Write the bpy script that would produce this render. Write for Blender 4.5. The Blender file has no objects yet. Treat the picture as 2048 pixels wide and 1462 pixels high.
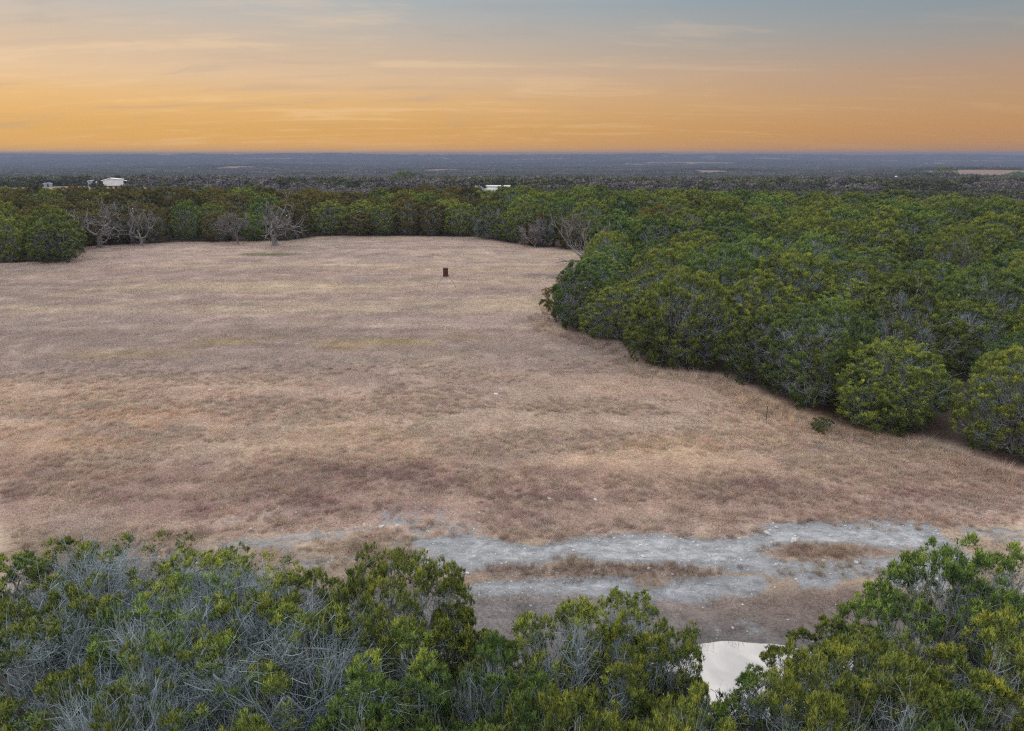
import bpy, math, random
import numpy as np
from mathutils import Vector, Matrix

random.seed(7)
scene = bpy.context.scene
COL = scene.collection

# ------------------------------------------------------------------ camera
CAM = (0.0, 0.0, 14.2)
PITCH = math.atan((731 - 308.5) / 1355.0)
cam_data = bpy.data.cameras.new('camera')
cam_data.sensor_width = 36.0
cam_data.lens = 1355.0 / 2048.0 * 36.0
cam_data.clip_start = 0.1
cam_data.clip_end = 60000
cam = bpy.data.objects.new('camera', cam_data)
cam.location = CAM
cam.rotation_euler = (math.pi / 2 - PITCH, 0, 0)
COL.objects.link(cam)
scene.camera = cam

# ------------------------------------------------------------------ light
SUN_AZ = math.radians(-58)      # from +Y towards +X: sun low on the left, behind the veil
SUN_EL = math.radians(16)
world = bpy.data.worlds.new('World')
scene.world = world
world.use_nodes = True

def lin(r, g, b):
    f = lambda c: (c / 255 / 12.92) if c / 255 <= 0.04045 else ((c / 255 + 0.055) / 1.055) ** 2.4
    return (f(r), f(g), f(b), 1)

class NT:
    """tiny helper round a node tree"""
    def __init__(s, nt):
        s.nt = nt
    def n(s, t, **kw):
        nd = s.nt.nodes.new(t)
        ins = kw.pop('ins', {})
        for k, v in kw.items():
            setattr(nd, k, v)
        for k, v in ins.items():
            if hasattr(v, 'is_linked') and hasattr(v, 'node'):
                s.nt.links.new(v, nd.inputs[k])
            else:
                nd.inputs[k].default_value = v
        return nd
    def math(s, op, a, b=0.0, c=0.0, clamp=False):
        nd = s.n('ShaderNodeMath', operation=op, use_clamp=clamp)
        for i, v in enumerate((a, b, c)):
            if hasattr(v, 'node'):
                s.nt.links.new(v, nd.inputs[i])
            else:
                nd.inputs[i].default_value = v
        return nd.outputs[0]
    def mix(s, fac, a, b, blend='MIX'):
        nd = s.n('ShaderNodeMix', data_type='RGBA', blend_type=blend, clamp_factor=True)
        for i, v in ((0, fac), (6, a), (7, b)):
            if hasattr(v, 'node'):
                s.nt.links.new(v, nd.inputs[i])
            else:
                nd.inputs[i].default_value = v if i == 0 or len(v) == 4 else (*v, 1)
        return nd.outputs[2]
    def ramp(s, fac, stops, interp='LINEAR'):
        nd = s.n('ShaderNodeValToRGB')
        cr = nd.color_ramp
        cr.interpolation = interp
        while len(cr.elements) < len(stops):
            cr.elements.new(0.5)
        for e, (p, c) in zip(cr.elements, stops):
            e.position = p
            e.color = c if len(c) == 4 else (*c, 1)
        if fac is not None:
            s.nt.links.new(fac, nd.inputs[0])
        return nd.outputs[0]
    def noise(s, vec, scale, detail=3.0, rough=0.55, dist=0.0):
        nd = s.n('ShaderNodeTexNoise', ins={'Scale': scale, 'Detail': detail, 'Roughness': rough, 'Distortion': dist})
        if vec is not None:
            s.nt.links.new(vec, nd.inputs['Vector'])
        return nd.outputs[0]
    def maprange(s, v, a, b, c=0.0, d=1.0, smooth=True):
        nd = s.n('ShaderNodeMapRange', interpolation_type='SMOOTHSTEP' if smooth else 'LINEAR', clamp=True)
        s.nt.links.new(v, nd.inputs[0])
        for i, x in enumerate((a, b, c, d)):
            nd.inputs[i + 1].default_value = x
        return nd.outputs[0]
    def attr(s, name, typ='GEOMETRY', out='Fac'):
        return s.n('ShaderNodeAttribute', attribute_name=name, attribute_type=typ).outputs[out]
    def scaled(s, vec, sx, sy, sz):
        nd = s.n('ShaderNodeVectorMath', operation='MULTIPLY')
        s.nt.links.new(vec, nd.inputs[0])
        nd.inputs[1].default_value = (sx, sy, sz)
        return nd.outputs[0]

def build_world():
    nt = world.node_tree
    nt.nodes.clear()
    w = NT(nt)
    geo = w.n('ShaderNodeTexCoord').outputs['Generated']
    sep = w.n('ShaderNodeSeparateXYZ', ins={0: geo})
    z = w.math('MAXIMUM', sep.outputs[2], 0.0)
    dot = w.n('ShaderNodeVectorMath', operation='DOT_PRODUCT', ins={0: geo, 1: (math.sin(SUN_AZ), math.cos(SUN_AZ), 0)})
    side = w.maprange(dot.outputs['Value'], -0.15, 1.0)
    pos = [0.0, 0.033, 0.065, 0.097, 0.127, 0.157, 0.186, 0.34, 0.57, 1.0]
    warm = [(234, 172, 80), (221, 170, 94), (229, 182, 118), (224, 190, 152), (211, 185, 158), (199, 185, 170), (182, 183, 181), (205, 207, 210), (250, 243, 238), (226, 238, 255)]
    cool = [(186, 134, 80), (190, 142, 92), (186, 148, 112), (176, 148, 126), (157, 150, 143), (140, 149, 154), (126, 146, 159), (195, 202, 210), (250, 243, 238), (226, 238, 255)]
    cw = w.ramp(z, [(p, lin(*c)) for p, c in zip(pos, warm)])
    cc = w.ramp(z, [(p, lin(*c)) for p, c in zip(pos, cool)])
    base = w.mix(side, cc, cw)
    # cirrus veil: noise on a plane high above, so that it streaks towards the horizon
    zz = w.math('ADD', z, 0.10)
    pl = w.n('ShaderNodeCombineXYZ', ins={0: w.math('DIVIDE', sep.outputs[0], zz), 1: w.math('DIVIDE', sep.outputs[1], zz), 2: 0.0}).outputs[0]
    c1 = w.noise(w.scaled(pl, 0.8, 1.5, 1), 1.0, 8.0, 0.62, 0.9)
    c2 = w.noise(w.scaled(pl, 0.25, 2.6, 1), 1.3, 5.0, 0.6, 0.3)
    streak = w.math('ADD', w.math('MULTIPLY', c1, 0.6), w.math('MULTIPLY', c2, 0.4))
    # cloud strength fades out at right, and clouds gather again overhead
    amt = w.math('MULTIPLY', w.maprange(dot.outputs['Value'], 0.0, 0.9, 0.25, 1.0), w.maprange(z, 0.0, 0.03, 0.45, 1.0))
    br = w.math('MULTIPLY', w.maprange(streak, 0.50, 0.64), amt)
    dk = w.math('MULTIPLY', w.maprange(streak, 0.48, 0.34), amt)
    tint_b = w.mix(0.5, base, lin(252, 214, 168))
    col = w.mix(w.math('MULTIPLY', br, 0.6), base, tint_b)
    col = w.mix(w.math('MULTIPLY', dk, 0.5), col, w.mix(0.55, base, lin(160, 150, 150)))
    # clear Nishita sky shining through the veil
    sky = w.n('ShaderNodeTexSky', sky_type='NISHITA', sun_disc=False, sun_elevation=SUN_EL, sun_rotation=SUN_AZ, altitude=300, air_density=1.0, dust_density=2.0)
    nsk = w.mix(1.0, sky.outputs[0], (0.05, 0.05, 0.05, 1), 'MULTIPLY')
    veil = w.maprange(z, 0.0, 0.5, 0.97, 0.80)
    col = w.mix(veil, nsk, col)
    # broken high cloud overhead, as the pond mirrors it
    cu = w.math('ADD', w.math('MULTIPLY', w.noise(geo, 4.0, 4.0, 0.55, 0.5), 0.6), w.math('MULTIPLY', w.noise(w.scaled(geo, 1, 1, 2.2), 13.0, 6.0, 0.6, 0.8), 0.4))
    cum = w.math('MULTIPLY', w.maprange(z, 0.25, 0.5), w.maprange(cu, 0.56, 0.44))
    col = w.mix(w.math('MULTIPLY', cum, 0.8), col, w.mix(1.0, col, (0.62, 0.64, 0.72, 1), 'MULTIPLY'))
    lift = w.maprange(z, 0.18, 0.62, 1.0, SKY_LIFT, True)
    colv = w.n('ShaderNodeVectorMath', operation='SCALE', ins={0: col, 'Scale': lift})
    bg = w.n('ShaderNodeBackground', ins={0: colv.outputs[0], 1: 1.0})
    out = w.n('ShaderNodeOutputWorld')
    nt.links.new(bg.outputs[0], out.inputs[0])

SKY_LIFT = 3.1
build_world()

sun_d = bpy.data.lights.new('sun', 'SUN')
sun_d.energy = 1.5
sun_d.angle = math.radians(22)
sun_d.color = (1.0, 0.84, 0.66)
sun = bpy.data.objects.new('sun', sun_d)
sdir = Vector((math.sin(SUN_AZ) * math.cos(SUN_EL), math.cos(SUN_AZ) * math.cos(SUN_EL), math.sin(SUN_EL)))
sun.rotation_euler = sdir.to_track_quat('Z', 'Y').to_euler()
sun.location = (-60, 40, 60)
COL.objects.link(sun)

vs = scene.view_settings
vs.view_transform = 'Standard'
vs.look = 'None'
vs.gamma = 1.0
vs.use_curve_mapping = False
vs.exposure = 0.12
scene.render.engine = 'CYCLES'
cy = scene.cycles
cy.use_denoising = False
cy.max_bounces = 4
cy.diffuse_bounces = 2
cy.glossy_bounces = 2
cy.transmission_bounces = 2
cy.transparent_max_bounces = 4
cy.volume_bounces = 0
cy.adaptive_threshold = 0.012
cy.filter_width = 1.25
cy.sample_clamp_indirect = 6.0

# ------------------------------------------------------------------ terrain
def _hash(ix, iy, seed):
    n = (ix.astype(np.int64) * 374761393 + iy.astype(np.int64) * 668265263 + seed * 1442695041) & 0xffffffff
    n = ((n ^ (n >> 13)) * 1274126177) & 0xffffffff
    return ((n ^ (n >> 16)) & 0xffff) / 65535.0

def vnoise(x, y, seed=0):
    ix = np.floor(x); iy = np.floor(y)
    fx = x - ix; fy = y - iy
    fx = fx * fx * (3 - 2 * fx); fy = fy * fy * (3 - 2 * fy)
    a = _hash(ix, iy, seed); b = _hash(ix + 1, iy, seed)
    c = _hash(ix, iy + 1, seed); d = _hash(ix + 1, iy + 1, seed)
    return (a * (1 - fx) + b * fx) * (1 - fy) + (c * (1 - fx) + d * fx) * fy

def fbm(x, y, oct=4, seed=0):
    s = 0; amp = 0.5; tot = 0
    for i in range(oct):
        s = s + amp * vnoise(x, y, seed + i * 17); tot += amp
        x = x * 2.03 + 13.1; y = y * 2.03 + 7.7; amp *= 0.5
    return s / tot

def sstep(a, b, x):
    t = np.clip((x - a) / (b - a), 0, 1)
    return t * t * (3 - 2 * t)

POND_Z = -0.70
def terrain(x, y):
    x = np.asarray(x, float); y = np.asarray(y, float)
    z = 0.35 * (fbm(x / 18, y / 18, 3, 5) - 0.5) * sstep(20, 34, y)
    # stock pond basin, long gentle bank towards the field
    ry = np.where(y > 15.6, 5.7, 1.6)
    d = np.sqrt(((x - 7.5) / 9.5) ** 2 + ((y - 15.6) / ry) ** 2 + 1e-4)
    d = d + 0.16 * (fbm(x / 2.2, y / 2.2, 3, 9) - 0.5)
    z = z - 1.25 * np.clip(1 - d, 0, 1)
    # plateau rim, valley, far ridge
    e = 165 - 0.45 * np.clip(x - 10, 0, 90)
    yy = np.where(y < 600, y - np.clip(e - 150, -60, 20) * sstep(80, 140, y) * (1 - sstep(250, 600, y)), y)
    base = np.interp(yy, [-1e5, 150, 200, 300, 400, 500, 700, 1000, 1500, 2200, 3000, 4500, 5500, 6300, 7000, 7500, 8100, 8800],
                     [0, 0, -4, -10.5, -10.8, -10.8, -17, -24, -35, -44, -50, -51, -44, -30, -10, 3, -15, -40])
    big = sstep(250, 1500, y)
    z = z + base + big * 9 * (fbm(x / 700, y / 700, 4, 21) - 0.5)
    z = z + sstep(3000, 6500, y) * 54 * (fbm(x / 1300 + 3.3, y / 2600, 5, 33) - 0.5)
    for cx, cy, h, r in ((1300, 1950, 15, 330), (640, 2380, 10, 220), (-1250, 3350, 13, 420), (570, 1010, 5, 110), (-260, 2720, 9, 150), (1500, 5100, 14, 900), (-295, 505, 3.2, 85), (-14, 428, 3.0, 60)):
        z = z + h * np.exp(-((x - cx) ** 2 + (y - cy) ** 2) / (r * r))
    return z

# ------------------------------------------------------------------ helpers
def new_mesh(name, verts, faces, attrs=None, smooth=False, normals=None):
    """verts (n,3); faces (m,k) array or list of such arrays (k = 3 or 4); attrs {name: per-vertex floats}"""
    verts = np.ascontiguousarray(verts, dtype=np.float32)
    if not isinstance(faces, list):
        faces = [faces]
    faces = [np.asarray(f, dtype=np.int32) for f in faces if len(f)]
    loops = np.concatenate([f.ravel() for f in faces])
    tot = np.concatenate([np.full(len(f), f.shape[1], np.int32) for f in faces])
    start = np.concatenate([[0], np.cumsum(tot)[:-1]]).astype(np.int32)
    me = bpy.data.meshes.new(name)
    me.vertices.add(len(verts)); me.vertices.foreach_set('co', verts.ravel())
    me.loops.add(len(loops)); me.loops.foreach_set('vertex_index', loops)
    me.polygons.add(len(tot)); me.polygons.foreach_set('loop_start', start); me.polygons.foreach_set('loop_total', tot)
    if smooth:
        me.polygons.foreach_set('use_smooth', np.ones(len(tot), bool))
    me.update(calc_edges=True)
    for k, v in (attrs or {}).items():
        a = me.attributes.new(k, 'FLOAT', 'POINT')
        a.data.foreach_set('value', np.asarray(v, np.float32))
    if normals is not None:
        me.normals_split_custom_set_from_vertices(np.asarray(normals, np.float32))
    return me

def obj(name, me, mats=None, parent=None, loc=None, rz=0.0, scale=None):
    if mats is not None and not len(me.materials):
        for m in (mats if isinstance(mats, (list, tuple)) else [mats]):
            me.materials.append(m)
    o = bpy.data.objects.new(name, me)
    if loc is not None:
        o.location = loc
    o.rotation_euler.z = rz
    if scale is not None:
        o.scale = scale if hasattr(scale, '__len__') else (scale,) * 3
    o.parent = parent
    COL.objects.link(o)
    return o

def empty(name, loc=(0, 0, 0), rz=0.0, scale=None):
    e = bpy.data.objects.new(name, None)
    e.empty_display_size = 0.3
    e.location = loc
    e.rotation_euler.z = rz
    if scale is not None:
        e.scale = scale if hasattr(scale, '__len__') else (scale,) * 3
    COL.objects.link(e)
    return e

def tag(o, label=None, cat=None, group=None, kind=None):
    for k, v in (('label', label), ('category', cat), ('group', group), ('kind', kind)):
        if v:
            o[k] = v
    return o

class MB:
    """collects boxes and tubes as verts/faces"""
    def __init__(s):
        s.v = []; s.q = []; s.t = []; s.n = 0
    def add(s, v, f):
        f = np.asarray(f)
        s.v.append(np.asarray(v, float)); (s.q if f.shape[1] == 4 else s.t).append(f + s.n); s.n += len(v)
    def box(s, x0, x1, y0, y1, z0, z1):
        v = [(x, y, z) for z in (z0, z1) for y in (y0, y1) for x in (x0, x1)]
        s.add(v, [(0, 2, 3, 1), (4, 5, 7, 6), (0, 1, 5, 4), (2, 6, 7, 3), (0, 4, 6, 2), (1, 3, 7, 5)])
        return s
    def prism(s, poly, y0, y1):
        """poly: (x, z) outline, extruded along y"""
        n = len(poly)
        v = [(x, y0, z) for x, z in poly] + [(x, y1, z) for x, z in poly]
        s.add(v, [(i, (i + 1) % n, (i + 1) % n + n, i + n) for i in range(n)])
        c0 = [np.mean([p[0] for p in poly]), y0, np.mean([p[1] for p in poly])]
        c1 = [c0[0], y1, c0[2]]
        vv = v + [c0, c1]
        s.add(vv, [(2 * n, (i + 1) % n, i) for i in range(n)] + [(2 * n + 1, i + n, (i + 1) % n + n) for i in range(n)])
        return s
    def tube(s, pts, rad, sides=8):
        v, f = tubes(np.array([pts], float), np.array([rad], float), sides)
        s.add(v, f)
        return s
    def lathe(s, prof, sides=20, c=(0, 0)):
        a = np.linspace(0, 2 * math.pi, sides, endpoint=False)
        v = [(c[0] + r * math.cos(t), c[1] + r * math.sin(t), z) for r, z in prof for t in a]
        f = [(i * sides + j, i * sides + (j + 1) % sides, (i + 1) * sides + (j + 1) % sides, (i + 1) * sides + j) for i in range(len(prof) - 1) for j in range(sides)]
        s.add(v, f)
        return s
    def mesh(s, name, smooth=False):
        fs = []
        if s.q: fs.append(np.concatenate(s.q))
        if s.t: fs.append(np.concatenate(s.t))
        return new_mesh(name, np.concatenate(s.v), fs, smooth=smooth)

def tubes(P, R, sides=3):
    """P (n,K,3) polylines, R (n,K) radii -> verts, quad faces"""
    n, K, _ = P.shape
    T = np.empty_like(P)
    T[:, 1:-1] = P[:, 2:] - P[:, :-2]; T[:, 0] = P[:, 1] - P[:, 0]; T[:, -1] = P[:, -1] - P[:, -2]
    T /= np.linalg.norm(T, axis=2, keepdims=True) + 1e-9
    ref = np.where(np.abs(T[:, :1, 2:3]) > 0.9, np.array([1.0, 0, 0]), np.array([0, 0, 1.0]))
    ref = np.broadcast_to(ref, T.shape)
    A = np.cross(T, ref); A /= np.linalg.norm(A, axis=2, keepdims=True) + 1e-9
    B = np.cross(T, A)
    ang = np.linspace(0, 2 * math.pi, sides, endpoint=False)
    V = P[:, :, None] + R[:, :, None, None] * (np.cos(ang)[:, None] * A[:, :, None] + np.sin(ang)[:, None] * B[:, :, None])
    idx = np.arange(n * K * sides).reshape(n, K, sides)
    a = idx[:, :-1]; b = np.roll(idx, -1, axis=2)[:, :-1]; c = np.roll(idx, -1, axis=2)[:, 1:]; d = idx[:, 1:]
    F = np.stack([a, b, c, d], axis=-1).reshape(-1, 4)
    return V.reshape(-1, 3), F

def unit(v):
    return v / (np.linalg.norm(v, axis=-1, keepdims=True) + 1e-9)

def bez(p0, p1, p2, K):
    t = np.linspace(0, 1, K)[None, :, None]
    return (1 - t) ** 2 * p0[:, None] + 2 * t * (1 - t) * p1[:, None] + t ** 2 * p2[:, None]

# ------------------------------------------------------------------ materials
def material(name):
    m = bpy.data.materials.new(name)
    m.use_nodes = True
    nt = m.node_tree
    nt.nodes.clear()
    w = NT(nt)
    out = w.n('ShaderNodeOutputMaterial')
    return m, w, out

def principled(w, out, col, rough=0.8, spec=0.25, metal=0.0, bump=None, bstr=0.3, bdist=0.02):
    p = w.n('ShaderNodeBsdfPrincipled', ins={'Roughness': rough, 'Specular IOR Level': spec, 'Metallic': metal})
    if hasattr(col, 'node'):
        w.nt.links.new(col, p.inputs['Base Color'])
    else:
        p.inputs['Base Color'].default_value = (*col[:3], 1)
    if bump is not None:
        b = w.n('ShaderNodeBump', ins={'Strength': bstr, 'Distance': bdist, 'Height': bump})
        w.nt.links.new(b.outputs[0], p.inputs['Normal'])
    w.nt.links.new(p.outputs[0], out.inputs[0])
    return p

def plain(name, col, rough=0.7, var=0.25, scale=3.0, spec=0.3, metal=0.0):
    m, w, out = material(name)
    co = w.n('ShaderNodeTexCoord').outputs['Object']
    nz = w.noise(co, scale, 4.0)
    c = w.mix(w.maprange(nz, 0.3, 0.7), tuple(x * (1 - var) for x in col[:3]), tuple(min(1, x * (1 + var)) for x in col[:3]))
    principled(w, out, c, rough, spec, metal, bump=nz, bstr=0.2)
    return m

def foliage_mat(name, dark, mid, tip, blue, trans=0.22):
    """leaf sprays: every leaf its own tint, every tree its own cast"""
    m, w, out = material(name)
    t = w.attr('tint')
    rnd = w.n('ShaderNodeObjectInfo').outputs['Random']
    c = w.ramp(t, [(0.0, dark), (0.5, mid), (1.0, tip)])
    r2 = w.math('FRACT', w.math('MULTIPLY', rnd, 7.31))
    c = w.mix(w.math('MULTIPLY', w.maprange(rnd, 0.35, 1.0), 0.75), c, w.mix(1.0, c, blue, 'MULTIPLY'))
    c = w.mix(1.0, c, w.ramp(r2, [(0, (0.66, 0.68, 0.72)), (1, (1.36, 1.28, 1.14))]), 'MULTIPLY')
    p = w.n('ShaderNodeBsdfPrincipled', ins={'Base Color': c, 'Roughness': 0.75, 'Specular IOR Level': 0.12})
    tr = w.n('ShaderNodeBsdfTranslucent', ins={0: c})
    mx = w.n('ShaderNodeMixShader', ins={0: trans, 1: p.outputs[0], 2: tr.outputs[0]})
    w.nt.links.new(mx.outputs[0], out.inputs[0])
    return m

M = {}
M['juniper'] = foliage_mat('juniper_foliage', (0.050, 0.074, 0.032), (0.136, 0.174, 0.043), (0.350, 0.350, 0.046), (0.68, 0.96, 1.2, 1))
M['warm_lit'] = foliage_mat('juniper_foliage_warm_lit', (0.046, 0.043, 0.022), (0.112, 0.098, 0.034), (0.220, 0.192, 0.046), (0.9, 0.95, 1.0, 1))  # browner copy of the foliage, with warm light put into its colour
M['far_tree'] = foliage_mat('far_tree_foliage', (0.05, 0.06, 0.028), (0.085, 0.095, 0.042), (0.135, 0.135, 0.06), (0.85, 0.95, 1.1, 1), 0.1)

def wood_mat(name, a, b, sc=9.0):
    m, w, out = material(name)
    co = w.n('ShaderNodeTexCoord').outputs['Object']
    nz = w.noise(w.scaled(co, 1, 1, 0.25), sc, 5.0, 0.65)
    n2 = w.noise(co, 0.9, 2.0)
    c = w.mix(w.maprange(nz, 0.3, 0.7), a, b)
    c = w.mix(w.maprange(n2, 0.35, 0.7), c, w.mix(1.0, c, (0.62, 0.60, 0.58, 1), 'MULTIPLY'))
    principled(w, out, c, 0.9, 0.1, bump=nz, bstr=0.6)
    return m
M['bark'] = wood_mat('juniper_bark', (0.10, 0.085, 0.075), (0.24, 0.215, 0.195))
M['twig'] = wood_mat('weathered_twig', (0.20, 0.24, 0.248), (0.38, 0.445, 0.455), 5.0)
M['dead'] = wood_mat('dead_oak_wood', (0.115, 0.105, 0.10), (0.26, 0.24, 0.23), 5.0)
M['brush'] = wood_mat('leafless_brush', (0.15, 0.125, 0.12), (0.27, 0.235, 0.23), 3.0)

# ------------------------------------------------------------------ where the field, the wood and the clearings lie (metres)
FIELD = np.array([(30, 21), (25.5, 26.5), (23.0, 28.9), (22, 31.4), (18, 33.3), (15.7, 37), (13.8, 42.4), (9.2, 44.4), (7.6, 50.9), (3.6, 55.0),
                  (3.2, 60), (6.0, 66), (8.5, 75), (9.7, 84), (12.5, 96), (11.1, 103.6), (2.9, 109.3), (-7.5, 122.7), (-33.9, 124.2), (-39.2, 116.6),
                  (-53.8, 115.3), (-68.4, 111), (-66, 103), (-60, 94.6), (-66.9, 92), (-84, 88), (-150, 75), (-150, 16.5), (-14, 16.5),
                  (-4, 15.2), (0, 13.6), (13, 13.2), (19, 17)], float)

def inside(poly, x, y):
    x = np.asarray(x, float); y = np.asarray(y, float)
    r = np.zeros(x.shape, bool)
    j = len(poly) - 1
    for i in range(len(poly)):
        xi, yi = poly[i]; xj, yj = poly[j]
        c = ((yi > y) != (yj > y)) & (x < (xj - xi) * (y - yi) / (yj - yi + 1e-12) + xi)
        r ^= c
        j = i
    return r

def edge_dist(poly, x, y):
    x = np.asarray(x, float); y = np.asarray(y, float)
    best = np.full(x.shape, 1e9)
    for i in range(len(poly)):
        ax, ay = poly[i - 1]; bx, by = poly[i]
        dx, dy = bx - ax, by - ay
        t = np.clip(((x - ax) * dx + (y - ay) * dy) / (dx * dx + dy * dy + 1e-9), 0, 1)
        best = np.minimum(best, np.hypot(x - ax - t * dx, y - ay - t * dy))
    return best

# tan clearings far off: x, y, half-width, half-depth
CLEAR = [(-1206, 3080, 90, 70), (-1380, 3150, 60, 40), (-1080, 3060, 35, 40), (-285, 2612, 55, 70), (-215, 2600, 30, 60), (620, 2250, 75, 35), (405, 962, 30, 12),
         (449, 962, 20, 12), (505, 950, 48, 14), (580, 905, 36, 22), (640, 960, 40, 30), (1260, 1790, 210, 75), (1080, 1650, 60, 60), (1195, 4754, 420, 130),
         (760, 4300, 160, 100), (3700, 5900, 600, 150), (3000, 5200, 200, 90), (1448, 2816, 60, 30), (1595, 2847, 55, 30), (-279, 458, 40, 44), (-318, 478, 50, 46),
         (-235, 470, 30, 8), (-12, 395, 26, 34), (-229, 1120, 24, 10), (-124, 990, 24, 10), (2300, 6500, 300, 90), (-2200, 6300, 400, 80), (300, 6400, 350, 80)]

def clear_mask(x, y):
    m = np.zeros(np.shape(x))
    wob = 0.55 * (fbm(np.asarray(x) / 60, np.asarray(y) / 60, 3, 71) - 0.5)
    for cx, cy, rx, ry in CLEAR:
        ry = ry * (2.4 if cy > 900 else 1.0)
        d = np.sqrt(((x - cx) / rx) ** 2 + ((y - cy) / ry) ** 2) + wob
        m = np.maximum(m, 1 - sstep(0.8, 1.1, d))
    return m

def ell(x, y, cx, cy, rx, ry, soft=0.5):
    d = np.sqrt(((x - cx) / rx) ** 2 + ((y - cy) / ry) ** 2)
    return 1 - sstep(1 - soft, 1 + soft, d)

def L(r, g, b):
    return np.array(lin(r, g, b)[:3])

def mixc(c, f, col):
    return c * (1 - f[:, None]) + col * f[:, None]

def gravel_mask(x, y):
    """pale caliche left bare round the pond"""
    n = fbm(x / 2.4, y / 0.9, 4, 41); n2 = fbm(x / 6, y / 2, 3, 43)
    yc = 22.2 + 0.035 * (x - 4)
    half = 1.4 + 0.55 * sstep(6, 13, x)
    a = (1 - sstep(0.5, 1.5, np.abs(y - yc) / half)) * sstep(-7.0, -1, x) * (1 - sstep(15.5, 18.5, x))
    b = (1 - sstep(0.25, 1.2, np.abs(y - 20.15 - 0.05 * (x - 4)) / 0.55)) * sstep(-2.2, -0.8, x) * (1 - sstep(10.5, 12.8, x))
    c = ell(x, y, -6.5, 23.2, 6.5, 2.8) * 0.55
    d = ell(x, y, 18, 22.6, 4.5, 3) * 0.55
    f = ell(x, y, 6, 18.9, 6, 0.9) * 0.45
    e = ell(x, y, 14.5, 21.5, 2.0, 2.2) * 0.7
    a = a * sstep(0.30, 0.50, n2 + 0.25 * (n - 0.5) + 0.08); b = b * sstep(0.33, 0.5, n + 0.03)
    a = a * (1 - 0.6 * ell(x, y, 11.5, 22.0, 2.4, 0.7, 0.4)) * (1 - 0.75 * ell(x, y, 3.0, 20.95, 5.0, 0.38, 0.5))
    return np.clip(np.maximum.reduce([a, b * 1.15, c * sstep(0.35, 0.65, n), d * sstep(0.35, 0.65, n), f * sstep(0.35, 0.6, n), e * sstep(0.4, 0.6, n)]), 0, 1)

def land_colour(x, y):
    """albedo of the ground cover, n x 3"""
    n1 = fbm(x / 9, y / 4.5, 4, 51); n2 = fbm(x / 24, y / 10, 4, 53); n3 = fbm(x / 2.2, y / 1.1, 3, 55)
    st = fbm(x / 34, y / 3.2, 4, 57)
    c = np.tile(L(176, 152, 136), (len(x), 1))
    c = mixc(c, sstep(0.46, 0.66, st) * 0.85, L(184, 164, 136))
    c = mixc(c, sstep(0.52, 0.36, n1) * 0.55, L(154, 135, 127))
    c = mixc(c, sstep(66, 52, y) * sstep(38, 46, y) * 0.8 * sstep(0.3, 0.6, n2 + 0.1), L(156, 137, 126))
    sw = np.sin(2 * math.pi * (y + 0.05 * x + 5.0 * fbm(x / 22, y / 22, 3, 59)) / 3.1) * sstep(40, 55, y)
    c = c * (1 + 0.035 * sw)[:, None]
    ol = np.maximum.reduce([ell(x, y, -17.5, 52.3, 7, 4.0), ell(x, y, -8.5, 52.8, 6, 2.0), ell(x, y, -28, 47.3, 7, 2.2) * 0.6, ell(x, y, -62, 72, 16, 5) * .6, ell(x, y, -60, 53, 14, 3) * .5])
    c = mixc(c, ol * sstep(0.36, 0.6, n1) * 0.8, L(163, 142, 96))
    o = sstep(46, 38, y) * sstep(23, 28, y)
    c = mixc(c, o * (0.45 + 0.5 * sstep(0.35, 0.65, n1)), L(182, 155, 132))
    c = mixc(c, ell(x, y, -21, 34.5, 6.0, 3.4) * sstep(0.42, 0.66, n3) * 0.7, L(190, 156, 126))
    c = mixc(c, np.maximum(ell(x, y, 6, 31, 10, 3), ell(x, y, -6, 38, 12, 4)) * sstep(0.42, 0.6, n1) * 0.5, L(196, 168, 136))
    r = np.maximum.reduce([ell(x, y, -6, 26.5, 17, 3.2), ell(x, y, 16, 26.2, 12, 2.8), ell(x, y, -24, 26, 12, 4) * .7])
    c = mixc(c, r * (0.25 + 0.5 * sstep(0.35, 0.6, n1)), L(158, 132, 118))
    c = mixc(c, r * sstep(0.55, 0.72, n3) * 0.7, L(138, 110, 102))
    c = mixc(c, sstep(24.5, 21.5, y) * 0.8, L(140, 120, 100))
    c = mixc(c, sstep(20.6, 19.2, y) * 0.9, L(124, 120, 116))
    c = mixc(c, ell(x, y, 3.2, 20.9, 5.2, 0.5) * 0.7, L(134, 116, 106))
    c = mixc(c, ell(x, y, 11.8, 22.0, 2.6, 0.8) * 0.5, L(150, 124, 108))
    c = mixc(c, ell(x, y, 10, 19.2, 5, 0.8) * 0.7, L(132, 112, 102))
    c = mixc(c, ell(x, y, 7, 16.2, 6.5, 2.6, 0.35) * 0.75, L(104, 100, 96))
    c = mixc(c, ell(x, y, -36, 101, 4, 1.6), L(120, 118, 84))
    c = mixc(c, ell(x, y, 6.5, 82, 5.5, 2.0) * 0.85, L(134, 120, 120))
    # woodland floor, its brown darkened to paint in the shade under the trees
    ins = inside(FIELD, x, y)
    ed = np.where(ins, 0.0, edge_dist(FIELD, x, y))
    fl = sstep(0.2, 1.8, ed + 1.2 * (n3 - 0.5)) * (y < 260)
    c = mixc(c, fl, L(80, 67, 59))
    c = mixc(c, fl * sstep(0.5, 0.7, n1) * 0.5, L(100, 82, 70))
    far = sstep(230, 420, y)
    c = mixc(c, far, L(92, 88, 74))
    c = mixc(c, far * sstep(0.45, 0.65, fbm(x / 180, y / 180, 3, 61)) * 0.8, L(122, 108, 98))
    c = mixc(c, clear_mask(x, y) * far, L(146, 116, 86))
    lum = (c * np.array([0.3, 0.55, 0.15])).sum(1)
    c = c * 0.82 + lum[:, None] * np.array([1.03, 1.0, 0.98]) * 0.18
    return np.clip(c * np.array([0.97, 1.0, 1.02]) * np.interp(y, [20, 45, 70], [1.03, 0.98, 0.87])[:, None], 0, 1)

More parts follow.
